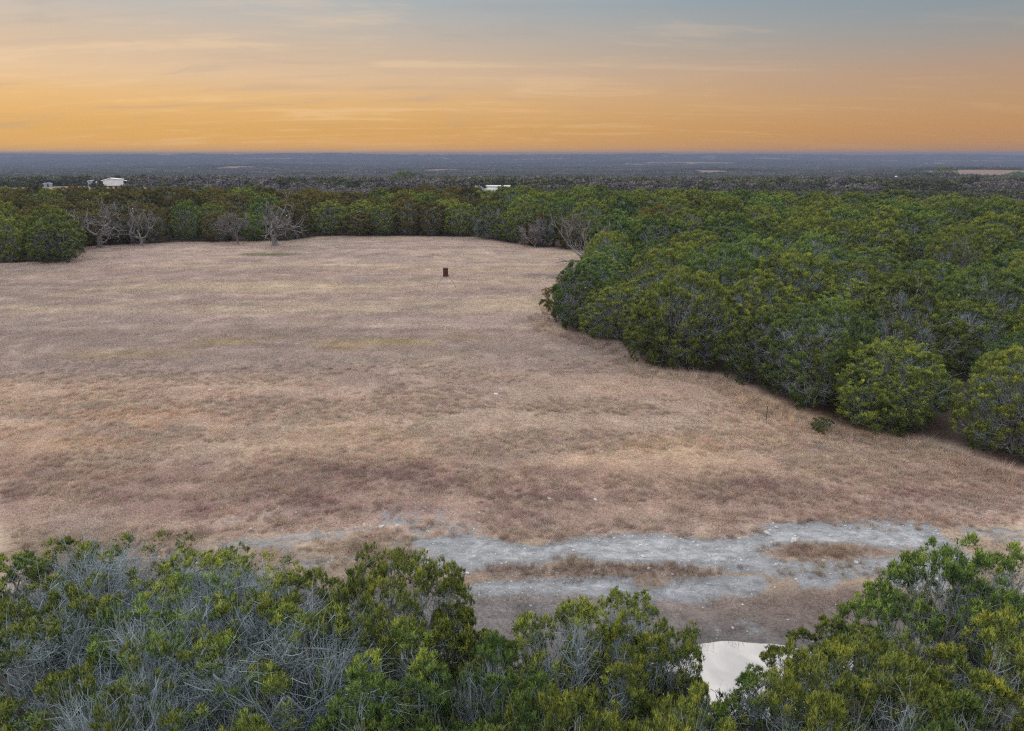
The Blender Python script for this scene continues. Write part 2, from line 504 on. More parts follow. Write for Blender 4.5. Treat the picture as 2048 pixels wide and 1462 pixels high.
# ------------------------------------------------------------------ ground: one sheet to beyond the horizon
def axis(lo_dense, hi_dense, step, lo, hi, grow):
    a = list(np.arange(lo_dense, hi_dense + 1e-6, step))
    s = step; v = hi_dense
    while v < hi:
        s = min(s * grow, 260); v += s; a.append(v)
    s = step; v = lo_dense
    while v > lo:
        s = min(s * grow, 260); v -= s; a.insert(0, v)
    return np.array(a)
gx = axis(-30, 30, 0.42, -7500, 7500, 1.045)
gy = axis(12, 62, 0.42, -300, 8700, 1.028)
GX, GY = np.meshgrid(gx, gy)
fx, fy = GX.ravel(), GY.ravel()
gz = terrain(fx, fy)
nx, ny = len(gx), len(gy)
ii = np.arange(nx * ny).reshape(ny, nx)
gf = np.stack([ii[:-1, :-1], ii[:-1, 1:], ii[1:, 1:], ii[1:, :-1]], -1).reshape(-1, 4)
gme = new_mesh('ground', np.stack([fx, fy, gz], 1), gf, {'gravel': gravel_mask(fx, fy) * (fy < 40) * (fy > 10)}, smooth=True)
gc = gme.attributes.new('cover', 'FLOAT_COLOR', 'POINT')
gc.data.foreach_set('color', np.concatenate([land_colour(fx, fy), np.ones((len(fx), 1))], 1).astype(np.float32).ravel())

def ground_material():
    m, w, out = material('dry_field_ground')
    co = w.n('ShaderNodeTexCoord').outputs['Object']
    c = w.attr('cover', out='Color')
    st = w.scaled(co, 0.7, 1.3, 1)
    n0 = w.noise(st, 0.55, 5.0, 0.65)
    n1 = w.noise(st, 2.6, 6.0, 0.7)
    n2 = w.noise(st, 13.0, 4.0, 0.7)
    n3 = w.noise(w.scaled(co, 0.02, 0.30, 1), 1.0, 5.0, 0.65, 0.8)
    c = w.mix(1.0, c, w.ramp(n0, [(0.3, (0.80, 0.78, 0.78)), (0.7, (1.14, 1.14, 1.12))]), 'MULTIPLY')
    c = w.mix(1.0, c, w.ramp(n1, [(0.28, (0.55, 0.52, 0.50)), (0.45, (0.95, 0.94, 0.93)), (0.72, (1.22, 1.20, 1.16))]), 'MULTIPLY')
    c = w.mix(1.0, c, w.ramp(n2, [(0.3, (0.72, 0.70, 0.68)), (0.7, (1.18, 1.17, 1.15))]), 'MULTIPLY')
    c = w.mix(1.0, c, w.ramp(n3, [(0.35, (0.86, 0.83, 0.84)), (0.65, (1.08, 1.07, 1.02))]), 'MULTIPLY')
    # faint ring tracks of a mower, west of the feeder
    sep = w.n('ShaderNodeSeparateXYZ', ins={0: co})
    dx = w.math('SUBTRACT', sep.outputs[0], -13.0)
    dy = w.math('MULTIPLY', w.math('SUBTRACT', sep.outputs[1], 50.5), 1.6)
    rr = w.math('SQRT', w.math('ADD', w.math('MULTIPLY', dx, dx), w.math('MULTIPLY', dy, dy)))
    rr = w.math('ADD', rr, w.math('MULTIPLY', w.noise(co, 0.35, 2.0), 1.6))
    wave = w.math('SINE', w.math('MULTIPLY', rr, 6.4))
    band = w.math('MULTIPLY', w.maprange(rr, 3.6, 5.0), w.maprange(rr, 9.5, 7.0))
    c = w.mix(w.math('MULTIPLY', w.math('MULTIPLY', w.maprange(wave, 0.2, 0.9), band), 0.26), c, (0.20, 0.15, 0.09, 1))
    # bare caliche with ragged edges, then its brighter chips
    g = w.attr('gravel')
    gn = w.math('ADD', w.math('MULTIPLY', w.noise(w.scaled(co, 0.7, 1.2, 1), 1.7, 7.0, 0.72, 0.4), 0.75), w.math('MULTIPLY', n2, 0.25))
    gp = w.math('ADD', g, w.math('MULTIPLY', w.math('SUBTRACT', gn, 0.5), 1.9))
    gcol = w.ramp(n1, [(0.25, (0.105, 0.102, 0.097)), (0.5, (0.195, 0.196, 0.192)), (0.75, (0.275, 0.278, 0.272))])
    c = w.mix(w.math('MULTIPLY', w.maprange(gp, 0.34, 0.62), w.maprange(g, 0.02, 0.12)), c, gcol)
    c = w.mix(w.math('MULTIPLY', w.maprange(gp, 0.85, 1.2), w.maprange(g, 0.5, 0.9)), c, w.mix(1.0, gcol, (1.55, 1.55, 1.55, 1), 'MULTIPLY'))
    vor = w.n('ShaderNodeTexVoronoi', ins={'Vector': co, 'Scale': 11.0, 'Randomness': 1.0})
    chip = w.math('MULTIPLY', w.maprange(vor.outputs['Distance'], 0.32, 0.12), w.maprange(w.n('ShaderNodeSeparateColor', ins={0: vor.outputs['Color']}).outputs[0], 0.55, 0.8))
    c = w.mix(w.math('MULTIPLY', chip, w.maprange(g, 0.1, 0.7)), c, (0.36, 0.37, 0.37, 1))
    h = w.math('ADD', w.math('MULTIPLY', n1, 0.7), w.math('MULTIPLY', n2, 0.4))
    principled(w, out, c, 0.95, 0.08, bump=h, bstr=0.7, bdist=0.12)
    return m
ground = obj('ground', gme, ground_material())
tag(ground, 'dry tan pasture ground running out to the wooded valley and far ridge', kind='structure')

# pond
def pond():
    m, w, out = material('still_pond_water')
    co = w.n('ShaderNodeTexCoord').outputs['Object']
    nz = w.noise(co, 2.2, 3.0)
    p = principled(w, out, (0.15, 0.135, 0.10), 0.015, 0.5, bump=nz, bstr=0.03, bdist=0.02)
    p.inputs['IOR'].default_value = 3.4
    p.inputs['Specular IOR Level'].default_value = 0.36
    xs = np.linspace(-0.5, 15.5, 33); ys = np.linspace(12.6, 20.4, 17)
    X, Y = np.meshgrid(xs, ys)
    i = np.arange(X.size).reshape(X.shape)
    keep = (terrain(X, Y) < POND_Z + 0.35)
    fq = np.stack([i[:-1, :-1], i[:-1, 1:], i[1:, 1:], i[1:, :-1]], -1).reshape(-1, 4)
    fq = fq[keep.ravel()[fq].any(1)]
    me = new_mesh('pond_water', np.stack([X.ravel(), Y.ravel(), np.full(X.size, POND_Z)], 1), fq)
    o = obj('pond_water', me, m)
    tag(o, 'still stock pond mirroring the pale evening sky', kind='structure')
pond()

# ------------------------------------------------------------------ junipers
def juniper(seed, H, R, nc=30, lobes=13, tufts=20, leaf=9, llen=0.08, lwid=0.0115, ntw=26, bare=0.15, low=-0.35, capcos=0.05, stems=4, cone=0.0, twr=0.0085, forks=2, open_=0.0, sides=3, rcf=1.0, shell=0.62, limb=1.0):
    """-> crown(v, f, tint), trunk(v, f), twig(v, f).  Stems, limbs to foliage clumps, twigs inside the clumps, leaf sprays on lobes over them."""
    g = np.random.default_rng(seed)
    zc = 0.48 * H
    C = []; tries = 0
    sep = 0.62 * R * (36 / nc) ** 0.5
    while len(C) < nc and tries < 6000:
        tries += 1
        t = g.uniform(low, 1.0); az = g.uniform(0, 2 * math.pi)
        lump = 1 + 0.20 * math.sin(3 * az + seed) + 0.12 * math.sin(5 * az + 2.1 * seed)
        hr = R * lump * math.sqrt(max(0.02, 1 - abs(t) ** 2.2)) * (1 - cone * max(0, t))
        hr *= g.uniform(shell, 0.97) if g.random() < 0.75 + 0.3 * (shell > 0.7) else g.uniform(0.25, 0.6)
        z = zc + (t * 0.46 * H if t > 0 else t * 0.42 * H / max(0.35, -low) * 0.9)
        z *= 1 - 0.06 * g.random()
        p = np.array([hr * math.cos(az), hr * math.sin(az), z])
        if all(np.linalg.norm((p - q) * (1, 1, 0.9)) > sep for q in C):
            C.append(p)
        elif tries % 400 == 0:
            sep *= 0.92
    C = np.array(C); n = len(C)
    rc = R * g.uniform(0.25, 0.40, n) * rcf * (1 - 0.35 * cone)
    out = C - np.array([0, 0, zc * 0.9]); out = unit(out * (1, 1, 0.6))
    nrm = unit(out * 0.75 + np.array([0, 0, 0.70]) + g.normal(0, 0.12, (n, 3)))
    # stems
    K = 7
    az0 = g.uniform(0, 6.28) + np.arange(stems) * 6.283 / stems + g.normal(0, 0.3, stems)
    lean = R * g.uniform(0.18, 0.48, stems); top = H * g.uniform(0.62, 0.86, stems)
    s0 = np.stack([0.12 * np.cos(az0), 0.12 * np.sin(az0), np.full(stems, -0.25)], 1)
    s2 = np.stack([lean * np.cos(az0), lean * np.sin(az0), top], 1)
    s1 = s0 * 0.5 + s2 * np.array([0.75, 0.75, 0.38])
    SP = bez(s0, s1, s2, K); SP[:, 1:-1] += g.normal(0, 0.045 * R, (stems, K - 2, 3)) * (1, 1, 0.3)
    SR = np.linspace(1, 0.22, K)[None] * (H * g.uniform(0.015, 0.024, stems))[:, None]
    tv, tf = tubes(SP, SR, 7)
    # limbs
    st = np.argmin(np.linalg.norm(C[:, None, :2] - s2[None, :, :2], axis=2) + g.uniform(0, 0.6 * R, (n, stems)), axis=1)
    frac = np.clip((C[:, 2] / top[st]) * g.uniform(0.35, 0.8, n), 0.12, 0.93)
    kf = frac * (K - 1); k0 = np.floor(kf).astype(int).clip(0, K - 2); ft = (kf - k0)[:, None]
    L0 = SP[st, k0] * (1 - ft) + SP[st, k0 + 1] * ft
    L2 = C - nrm * rc[:, None] * 0.55
    L1 = (L0 + L2) / 2 + np.stack([np.zeros(n), np.zeros(n), -0.10 * np.linalg.norm(L2 - L0, axis=1)], 1) + g.normal(0, 0.10 * R, (n, 3))
    LP = bez(L0, L1, L2, 7); LP[:, 1:-1] += g.normal(0, 0.018 * R, (n, 5, 3))
    LR = limb * np.linspace(1, 0.35, 7)[None] * (twr * 1.3 + 0.011 * np.linalg.norm(L2 - L0, axis=1))[:, None]
    lv, lf = tubes(LP, LR, 5)
    tv, tf = np.concatenate([tv, lv]), np.concatenate([tf, lf + len(tv)])
    # twigs
    hz = (C[:, 2] - C[:, 2].min()) / np.ptp(C[:, 2])
    isb = g.random(n) < bare * np.interp(hz, [0.0, 0.55, 0.85, 1.0], [1.25, 1.1, 0.45, 0.08])
    tw_n = (ntw * np.where(isb, 1.6, 1.0)).astype(int)
    ci = np.repeat(np.arange(n), tw_n); m = len(ci)
    if m:
        u = g.uniform(0.12 if bare > 0.4 else 0.45, 1.0, m); ui = u * 6; a0 = np.floor(ui).astype(int).clip(0, 5); fu = (ui - a0)[:, None]
        T0 = LP[ci, a0] * (1 - fu) + LP[ci, a0 + 1] * fu
        d = unit(nrm[ci] * 0.50 + g.normal(0, 0.75, (m, 3)))
        T2 = C[ci] + d * rc[ci][:, None] * (g.uniform(0.55, 0.95, m) * np.where(isb[ci], 0.9, 1.0))[:, None]
        T1 = T0 * 0.45 + T2 * 0.55 + g.normal(0, 0.30, (m, 3)) * rc[ci][:, None] * 2 - nrm[ci] * (0.12 * rc[ci])[:, None]
        P = bez(T0, T1, T2, 5); P[:, 1:-1] += g.normal(0, 0.045, (m, 3, 3))
        Rr = np.linspace(1, 0.38, 5)[None] * twr * np.where(g.random(m) < 0.22, 2.0, 1.0)[:, None] * g.uniform(0.7, 1.5, m)[:, None]
        wv, wf = tubes(P, Rr, sides)
        for _ in range(forks):
            a = g.integers(1, 4, m); F0 = P[np.arange(m), a]
            dirn = unit(T2 - T0); ln = np.linalg.norm(T2 - T0, axis=1) * g.uniform(0.25, 0.6, m)
            F2 = F0 + unit(dirn * 0.8 + g.normal(0, 0.75, (m, 3)) + nrm[ci] * 0.3) * ln[:, None]
            F1 = (F0 + F2) / 2 + g.normal(0, 0.09, (m, 3))
            FP = bez(F0, F1, F2, 4)
            FR = np.linspace(0.75, 0.35, 4)[None] * twr * g.uniform(0.6, 1.1, m)[:, None]
            v2, f2 = tubes(FP, FR, sides)
            wv, wf = np.concatenate([wv, v2]), np.concatenate([wf, f2 + len(wv)])
    else:
        wv, wf = np.zeros((0, 3)), np.zeros((0, 4), int)
    # foliage lobes on the upper dome of every clump
    keep = ~isb | (g.random(n) < 0.25)
    cl = np.repeat(np.nonzero(keep)[0], lobes); nl = len(cl)
    ld = unit(nrm[cl] * 0.62 + g.normal(0, 0.62, (nl, 3)))
    dotn = (ld * nrm[cl]).sum(1)
    ld = unit(ld + nrm[cl] * np.clip(capcos - dotn, 0, 2)[:, None] * 1.3)
    lc = C[cl] + ld * (rc[cl] * g.uniform(0.62, 1.0, nl))[:, None] 
    lr = rc[cl] * g.uniform(0.21, 0.37, nl)
    ltone = g.normal(0, 0.11, nl)
    ok = g.random(nl) > open_
    lc, lr, ld, cl, ltone = lc[ok], lr[ok], ld[ok], cl[ok], ltone[ok]; nl = len(lc)
    ti = np.repeat(np.arange(nl), tufts); mt = len(ti)
    td = unit(ld[ti] * 0.55 + np.array([0, 0, 0.45]) + g.normal(0, 0.75, (mt, 3)))
    tp = lc[ti] + td * lr[ti][:, None] * g.uniform(0.45, 1.0, mt)[:, None]
    li = np.repeat(np.arange(mt), leaf); q = len(li)
    dr = unit(td[li] * 0.6 + np.array([0, 0, 0.65]) + g.normal(0, 0.48, (q, 3)))
    ln = llen * g.uniform(0.55, 1.35, q)
    b = tp[li] + g.normal(0, 0.25 * llen, (q, 3))
    sd = unit(np.cross(dr, g.normal(0, 1, (q, 3))))
    wd = lwid * g.uniform(0.6, 1.4, q)
    V = np.empty((q, 3, 3))
    V[:, 0] = b + sd * wd[:, None]; V[:, 1] = b + dr * ln[:, None]; V[:, 2] = b - sd * wd[:, None]
    # up-facing sprays painted lighter as if lit from above; young tips also yellower
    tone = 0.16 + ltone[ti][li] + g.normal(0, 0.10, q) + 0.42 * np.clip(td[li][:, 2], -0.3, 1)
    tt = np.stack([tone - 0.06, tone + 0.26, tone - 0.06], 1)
    fn = unit(np.cross(V[:, 1] - V[:, 0], V[:, 2] - V[:, 0]))
    flip = (fn * td[li]).sum(1) < 0
    V[flip] = V[flip][:, [2, 1, 0]]; fn[flip] *= -1
    vn = np.repeat(unit(td[li] * 0.7 + fn * 0.5)[:, None], 3, 1).reshape(-1, 3)   # sprays shade as the rounded lobe they grow on
    cv, cf = V.reshape(-1, 3), np.arange(q * 3).reshape(q, 3)
    return (cv, cf, np.clip(tt.ravel(), 0, 1), vn), (tv, tf), (wv, wf)

class Kind:
    def __init__(s, name, H, R, meshes):
        s.name, s.H, s.R, s.meshes = name, H, R, meshes

def make_kind(name, H, R, seed, fol='juniper', **kw):
    (cv, cf, ct, cn), (tv, tf), (wv, wf) = juniper(seed, H, R, **kw)
    cm = new_mesh(name + '_crown', cv, cf, {'tint': ct}, normals=cn); cm.materials.append(M[fol])
    tm = new_mesh(name + '_trunk', tv, tf, smooth=True); tm.materials.append(M['bark'])
    ms = [('trunk', tm), ('crown', cm)];
    if len(wv):
        wm = new_mesh(name + '_twigs', wv, wf); wm.materials.append(M['twig'])
        ms.append(('twigs', wm))
    return Kind(name, H, R, ms)

NEAR = {
    'bare':   [make_kind('bare_a', 5.0, 2.3, 11, nc=46, lobes=10, tufts=19, leaf=9, ntw=50, limb=1.5, bare=0.60, open_=0.30, forks=3, low=-0.6, capcos=0.45, twr=0.0085),
               make_kind('bare_b', 5.0, 2.3, 12, nc=44, lobes=10, tufts=19, leaf=9, ntw=50, limb=1.5, bare=0.52, open_=0.25, forks=3, low=-0.6, capcos=0.45, twr=0.0085)],
    'capped': [make_kind('capped_a', 5.0, 1.8, 21, nc=28, lobes=15, tufts=20, leaf=9, ntw=40, bare=0.22, low=-0.3, capcos=0.40, twr=0.009, stems=5),
               make_kind('capped_b', 5.0, 1.8, 22, nc=26, lobes=15, tufts=20, leaf=9, ntw=40, bare=0.30, low=-0.3, capcos=0.40, twr=0.009, stems=5)],
    'mixed':  [make_kind('mixed_a', 5.0, 1.8, 31, cone=0.25, nc=30, lobes=17, tufts=20, leaf=9, ntw=18, bare=0.08, low=-0.5, capcos=0.2),
               make_kind('mixed_b', 5.0, 1.9, 32, cone=0.15, nc=30, lobes=17, tufts=20, leaf=9, ntw=20, bare=0.12, low=-0.5, capcos=0.2)],
    'green':  [make_kind('green_a', 5.0, 1.8, 41, cone=0.45, nc=34, lobes=18, tufts=20, leaf=9, ntw=10, bare=0.02, low=-0.75, capcos=-0.2),
               make_kind('green_b', 5.0, 1.7, 42, nc=34, lobes=18, tufts=20, leaf=9, ntw=10, bare=0.03, low=-0.75, capcos=-0.2, cone=0.65)],
    'cone':   [make_kind('cone_a', 5.0, 1.2, 51, nc=36, lobes=13, tufts=20, leaf=9, ntw=6, bare=0.0, low=-0.8, capcos=-0.2, cone=0.85)],
    'sparse': [make_kind('sparse_a', 4.0, 1.3, 61, nc=20, lobes=10, tufts=19, leaf=9, ntw=14, bare=0.1, low=-0.3, open_=0.3, rcf=0.8)],
}
NEAR['dome'] = [make_kind('dome_a', 5.0, 3.0, 65, nc=64, lobes=14, tufts=14, leaf=8, llen=0.10, lwid=0.0145, ntw=9, bare=0.04, low=-0.9, capcos=-0.1, rcf=0.74, shell=0.8, stems=6),
                make_kind('dome_b', 5.0, 2.8, 66, nc=60, lobes=14, tufts=14, leaf=8, llen=0.10, lwid=0.0145, ntw=14, bare=0.09, low=-0.9, capcos=0.0, rcf=0.76, shell=0.8, stems=6),
                make_kind('dome_c', 5.0, 2.5, 67, nc=54, lobes=14, tufts=14, leaf=8, llen=0.10, lwid=0.0145, ntw=8, bare=0.03, low=-0.9, capcos=-0.1, rcf=0.78, shell=0.8, stems=5, cone=0.3)]
MIDKW = dict(lobes=12, tufts=10, leaf=7, llen=0.19, lwid=0.025, forks=1, twr=0.013, shell=0.8, rcf=0.80, stems=5)
MID = [make_kind('wood_a', 6.0, 3.2, 71, nc=52, ntw=6, bare=0.04, low=-0.9, capcos=-0.1, **MIDKW),
       make_kind('wood_b', 6.0, 3.3, 72, nc=52, ntw=7, bare=0.06, low=-0.85, capcos=0.0, **MIDKW),
       make_kind('wood_c', 6.0, 2.8, 73, nc=46, ntw=6, bare=0.04, low=-0.9, capcos=-0.1, cone=0.3, **MIDKW),
       make_kind('wood_d', 6.0, 3.0, 74, nc=44, ntw=14, bare=0.18, low=-0.75, capcos=0.15, **MIDKW)]

def place_tree(kind, x, y, h, r, label, group=None, rz=None, z=None, name='juniper_tree', cat='juniper', warm_lit=False):
    zz = float(terrain(np.array([x]), np.array([y]))[0]) if z is None else z
    e = empty(name, (x, y, zz), random.uniform(0, 6.28) if rz is None else rz, (r / kind.R, r / kind.R, (h - zz if z is None and h > 0 else abs(h)) / kind.H))
    for nm, me in kind.meshes:
        c = obj(nm, me, None, e)
        if nm != 'trunk':
            c['kind'] = 'stuff'
        if nm == 'crown' and warm_lit:
            c.material_slots[0].link = 'OBJECT'; c.material_slots[0].material = M['warm_lit']
    tag(e, label, cat, group)
    return e

NEAR_TREES = [
    (-12.34, 14.21, 5.2, 1.90, 'green', 'dark green juniper cut by the left edge beside the grey bare juniper'),
    (-12.19, 16.29, 4.6, 1.10, 'cone', 'pointed green juniper spire behind the grey bare juniper at left'),
    (-10.15, 14.16, 5.0, 2.50, 'bare', 'big mostly bare grey juniper with green top, second from the left edge'),
    (-8.43, 17.18, 3.6, 1.20, 'sparse', 'sparse dark juniper sprigs standing at the field edge behind the bare junipers'),
    (-6.98, 13.49, 5.0, 2.20, 'bare', 'mostly bare grey juniper in front of the sparse dark sprigs'),
    (-5.09, 12.99, 5.0, 1.90, 'capped', 'juniper with grey twigs and rounded green caps left of the dense green one'),
    (-7.40, 11.47, 5.2, 2.10, 'bare', 'low tangled bare juniper with two yellow-green caps at lower left'),
    (-4.90, 11.20, 5.2, 2.40, 'bare', 'wide bare juniper of pale curving twigs with sloping green rim, lower left'),
    (-9.69, 11.16, 5.4, 2.00, 'capped', 'shaded juniper with thick grey limbs in the lower left corner'),
    (-2.86, 13.70, 4.9, 2.00, 'dome', 'dense upright green juniper standing against the pale gravel'),
    (-1.48, 14.00, 4.2, 1.10, 'green', 'small dense green juniper right of the tall green one by the gravel'),
    (-2.48, 11.46, 5.0, 1.70, 'mixed', 'yellow-green juniper with layered rounded caps in front of the dense green one'),
    (-1.68, 10.21, 5.3, 1.70, 'green', 'bright green conical juniper low in the frame left of centre'),
    (-2.69, 9.50, 5.4, 1.70, 'green', 'dark green juniper at the bottom edge left of centre'),
    (-0.46, 12.98, 4.0, 1.00, 'green', 'small green juniper between the dense green one and the grey-stemmed one'),
    (-0.45, 11.08, 4.8, 1.30, 'mixed', 'short juniper with rounded caps left of the tall grey-stemmed one'),
    (1.40, 12.13, 5.0, 1.80, 'capped', 'tall juniper with pale grey stems under a green domed top, bottom centre'),
    (2.59, 12.70, 4.6, 1.35, 'capped', 'domed juniper with grey stems just right of the tallest one, bottom centre'),
    (2.63, 11.41, 5.0, 1.30, 'mixed', 'rounded yellow-green juniper in front of the domed one, bottom centre'),
    (3.37, 11.92, 4.6, 1.00, 'mixed', 'narrow juniper second left of the pond'),
    (3.7, 11.58, 4.3, 0.9, 'green', 'green juniper on the left shore of the pond'),
    (-0.03, 8.92, 5.6, 1.40, 'mixed', 'yellow-green juniper at the bottom edge below the grey-stemmed one'),
    (1.19, 9.03, 5.5, 1.75, 'dome', 'bright green bushy juniper at the bottom edge, centre'),
    (3.10, 9.25, 4.8, 1.70, 'dome', 'broad yellow-green juniper at the bottom edge left below the pond'),
    (8.05, 13.30, 3.9, 1.60, 'green', 'dark green spreading juniper on the far right shore of the pond'),
    (7.0, 10.7, 4.8, 2.20, 'dome', 'broad domed yellow-green juniper right of the pond'),
    (10.39, 13.83, 5.2, 2.10, 'dome', 'tall dense juniper at lower right with an open dark trunk'),
    (12.10, 14.29, 4.9, 1.60, 'capped', 'juniper at the right edge behind the tall dense one'),
    (9.40, 10.82, 5.6, 1.80, 'green', 'bright green juniper at the right edge in front of the tall dense one'),
    (5.48, 9.27, 5.3, 1.30, 'mixed', 'golden-green domed juniper at the bottom edge below the broad dome'),
    (5.0, 11.0, 4.1, 1.35, 'capped', 'small grey-twigged juniper below the pond'),
    (7.40, 8.66, 5.6, 1.50, 'mixed', 'juniper with golden caps in the lower right corner'),
    (6.92, 9.48, 5.4, 1.60, 'capped', 'grey-twigged juniper in front of the broad dome at lower right'),
    (-4.62, 8.56, 5.8, 1.50, 'green', 'small green juniper cap at the bottom edge under the bare tangle'),
    (-7.00, 9.10, 5.6, 1.70, 'bare', 'bare grey juniper at the bottom edge of the lower left corner'),
]
cnt = {}
for x, y, h, r, v, lab in NEAR_TREES:
    r *= 1.0 if v == 'bare' else 0.88
    k = NEAR[v][(2 * cnt.get(v, 0)) % 3 if v == 'dome' else cnt.get(v, 0) % len(NEAR[v])]; cnt[v] = cnt.get(v, 0) + 1
    place_tree(k, x, y, h, r, lab, 'junipers standing round the pond below the camera')

# ------------------------------------------------------------------ the juniper wood round the field
rg = np.random.default_rng(2024)
EDGE = FIELD[2:26]
edge_trees = []
acc = 0.0; need = 1.2
for i in range(len(EDGE) - 1):
    a, b = EDGE[i], EDGE[i + 1]
    ln = np.hypot(*(b - a)); t = unit((b - a)[None])[0]
    outn = np.array([t[1], -t[0]])                       # away from the field
    if inside(FIELD, np.array([(a + b)[0] / 2 + outn[0] * 0.5]), np.array([(a + b)[1] / 2 + outn[1] * 0.5]))[0]:
        outn = -outn
    s = need
    while s < ln:
        p = a + t * s + outn * rg.uniform(1.9, 2.7)
        edge_trees.append(p)
        s += rg.uniform(4.2, 5.8)
    need = s - ln
edge_trees = np.array(edge_trees)

def height_at(y):
    return np.interp(y, [25, 60, 100, 140], [5.6, 5.7, 5.9, 6.0])

def poisson(n_try, region, dmin, have, seed):
    g = np.random.default_rng(seed)
    x0, x1, y0, y1 = region
    cell = dmin / 1.4143
    grid = {}
    for p in have:
        grid.setdefault((int(p[0] // cell), int(p[1] // cell)), []).append(p)
    X = g.uniform(x0, x1, n_try); Y = g.uniform(y0, y1, n_try)
    ok = (np.abs(X) < 0.80 * Y + 9) & ~inside(FIELD, X, Y) & (edge_dist(FIELD, X, Y) > 3.2) & (Y > 27)
    ok &= ~((Y < 34) & (X < 20)) & ~((X < -84) & (Y < 92))
    res = []
    for p in np.stack([X, Y], 1)[ok]:
        ci, cj = int(p[0] // cell), int(p[1] // cell)
        if all((p[0] - q[0]) ** 2 + (p[1] - q[1]) ** 2 > dmin * dmin for a in range(ci - 2, ci + 3) for b in range(cj - 2, cj + 3) for q in grid.get((a, b), ())):
            res.append(p); grid.setdefault((ci, cj), []).append(p)
    return np.array(res)
DEAD_SPOTS = np.array([(-66.1, 109.3), (-60.3, 111.1), (-38.5, 111.1), (10.7, 89.5)])
inner = poisson(26000, (-175, 175, 27, 215), 4.9, list(edge_trees), 5)
inner = np.concatenate([inner, [[20.6, 36.0]]])
T = np.concatenate([edge_trees, inner])
isedge = np.arange(len(T)) < len(edge_trees)
okd = np.min(np.linalg.norm(T[:, None] - DEAD_SPOTS[None], axis=2), axis=1) > 2.2
T, isedge = T[okd], isedge[okd]
tz = terrain(T[:, 0], T[:, 1])
th = height_at(T[:, 1]) * rg.uniform(0.72, 1.22, len(T)) * np.where(isedge, 0.93, 1.0)
tr = rg.uniform(2.3, 3.35, len(T)) * np.where(isedge, 0.9, 1.0)
th = np.where((T[:, 0] < -57) & (T[:, 1] < 106), th * 1.25, th)
tk = rg.integers(0, 100, len(T))
# warm light painted as browner foliage, mostly in the left and back treeline
is_warm_lit = (rg.random(len(T)) < np.interp(T[:, 0] / T[:, 1], [-0.7, -0.1, 0.12, 0.5], [0.8, 0.65, 0.05, 0.0])) & ~((T[:, 0] < -57) & (T[:, 1] < 106))

# which of them show largest from where the photographer hovered: those become objects of their own, the rest one mass
def seen_pixels(P, z, h, r):
    W, Hh = 640, 457; f = 1355 / 2048 * W
    cp, sp = math.cos(PITCH), math.sin(PITCH)
    zz = z + h * 0.55 - CAM[2]
    depth = P[:, 1] * cp - zz * sp
    u = W / 2 + f * P[:, 0] / depth; v = Hh / 2 - f * (P[:, 1] * sp + zz * cp) / depth
    buf = np.full((Hh, W), -1, int)
    for i in np.argsort(-depth):
        rx, ry = f * r[i] / depth[i], f * h[i] * 0.5 / depth[i]
        a0, a1 = max(0, int(u[i] - rx)), min(W, int(u[i] + rx) + 1); b0, b1 = max(0, int(v[i] - ry)), min(Hh, int(v[i] + ry) + 1)
        if a0 >= a1 or b0 >= b1: continue
        yy, xx = np.mgrid[b0:b1, a0:a1]
        mk = ((xx - u[i]) / max(rx, .7)) ** 2 + ((yy - v[i]) / max(ry, .7)) ** 2 <= 1
        buf[b0:b1, a0:a1][mk] = i
    return np.bincount(buf[buf >= 0], minlength=len(P))
seen = seen_pixels(T, tz, th, tr)
N_SINGLE = 258
order = np.argsort(-seen)
single = np.zeros(len(T), bool)
single[order[:N_SINGLE]] = True
single &= seen > 3

ORD = ['first', 'second', 'third', 'fourth', 'fifth', 'sixth', 'seventh', 'eighth', 'ninth', 'tenth', 'eleventh', 'twelfth', 'thirteenth', 'fourteenth', 'fifteenth',
       'sixteenth', 'seventeenth', 'eighteenth', 'nineteenth', 'twentieth', 'twenty-first', 'twenty-second', 'twenty-third', 'twenty-fourth', 'twenty-fifth', 'twenty-sixth', 'twenty-seventh', 'twenty-eighth', 'twenty-ninth', 'thirtieth']
def rank_of(x, y):
    if x > 0:
        return 'right wood', int((y - 27) // 7)
    if x > -62:
        return 'back treeline', int((y - 108) // 6)
    return 'far left wood', int((y - 88) // 8)
count = {}
for i in range(len(T)):
    if not single[i]:
        continue
    x, y = T[i]
    if y < 75 and x > 0:
        pool = NEAR['dome'] + [NEAR['dome'][0], NEAR['dome'][2], NEAR['dome'][0], NEAR['dome'][2], NEAR['dome'][1]]
        k = pool[tk[i] % len(pool)]
    else:
        k = MID[[0, 2, 1, 0, 2, 1, 3, 0][tk[i] % 8]]
    if isedge[i]:
        if y < 64 and x > 0:
            key, txt = 'a', '%s juniper from the right frame edge along the near margin of the right wood'
            grp = 'junipers along the near margin of the right wood'
        elif x > -4:
            key, txt = 'b', '%s juniper along the far right margin of the field, counted away from the camera'
            grp = 'junipers along the far right margin of the field'
        elif x > -36:
            key, txt = 'c', '%s juniper from the right in the back treeline beyond the feeder'
            grp = 'junipers of the back treeline'
        else:
            key, txt = 'd', '%s juniper from the right in the treeline behind the dead oaks'
            grp = 'junipers of the treeline behind the dead oaks'
        j = count.get(key, 0); count[key] = j + 1
        lab = txt % ORD[min(j, len(ORD) - 1)]
    else:
        zone, bnd = rank_of(x, y)
        who = sorted((j for j in range(len(T)) if single[j] and not isedge[j] and rank_of(*T[j]) == (zone, bnd)), key=lambda j: T[j][0] / T[j][1])
        grp = 'junipers massed in the ' + zone
        lab = '%s juniper crown from the left in the %s rank back of the %s' % (ORD[min(who.index(i), len(ORD) - 1)], ORD[bnd], zone)
    place_tree(k, x, y, -th[i], tr[i], lab, grp, z=float(tz[i]), warm_lit=bool(is_warm_lit[i]))

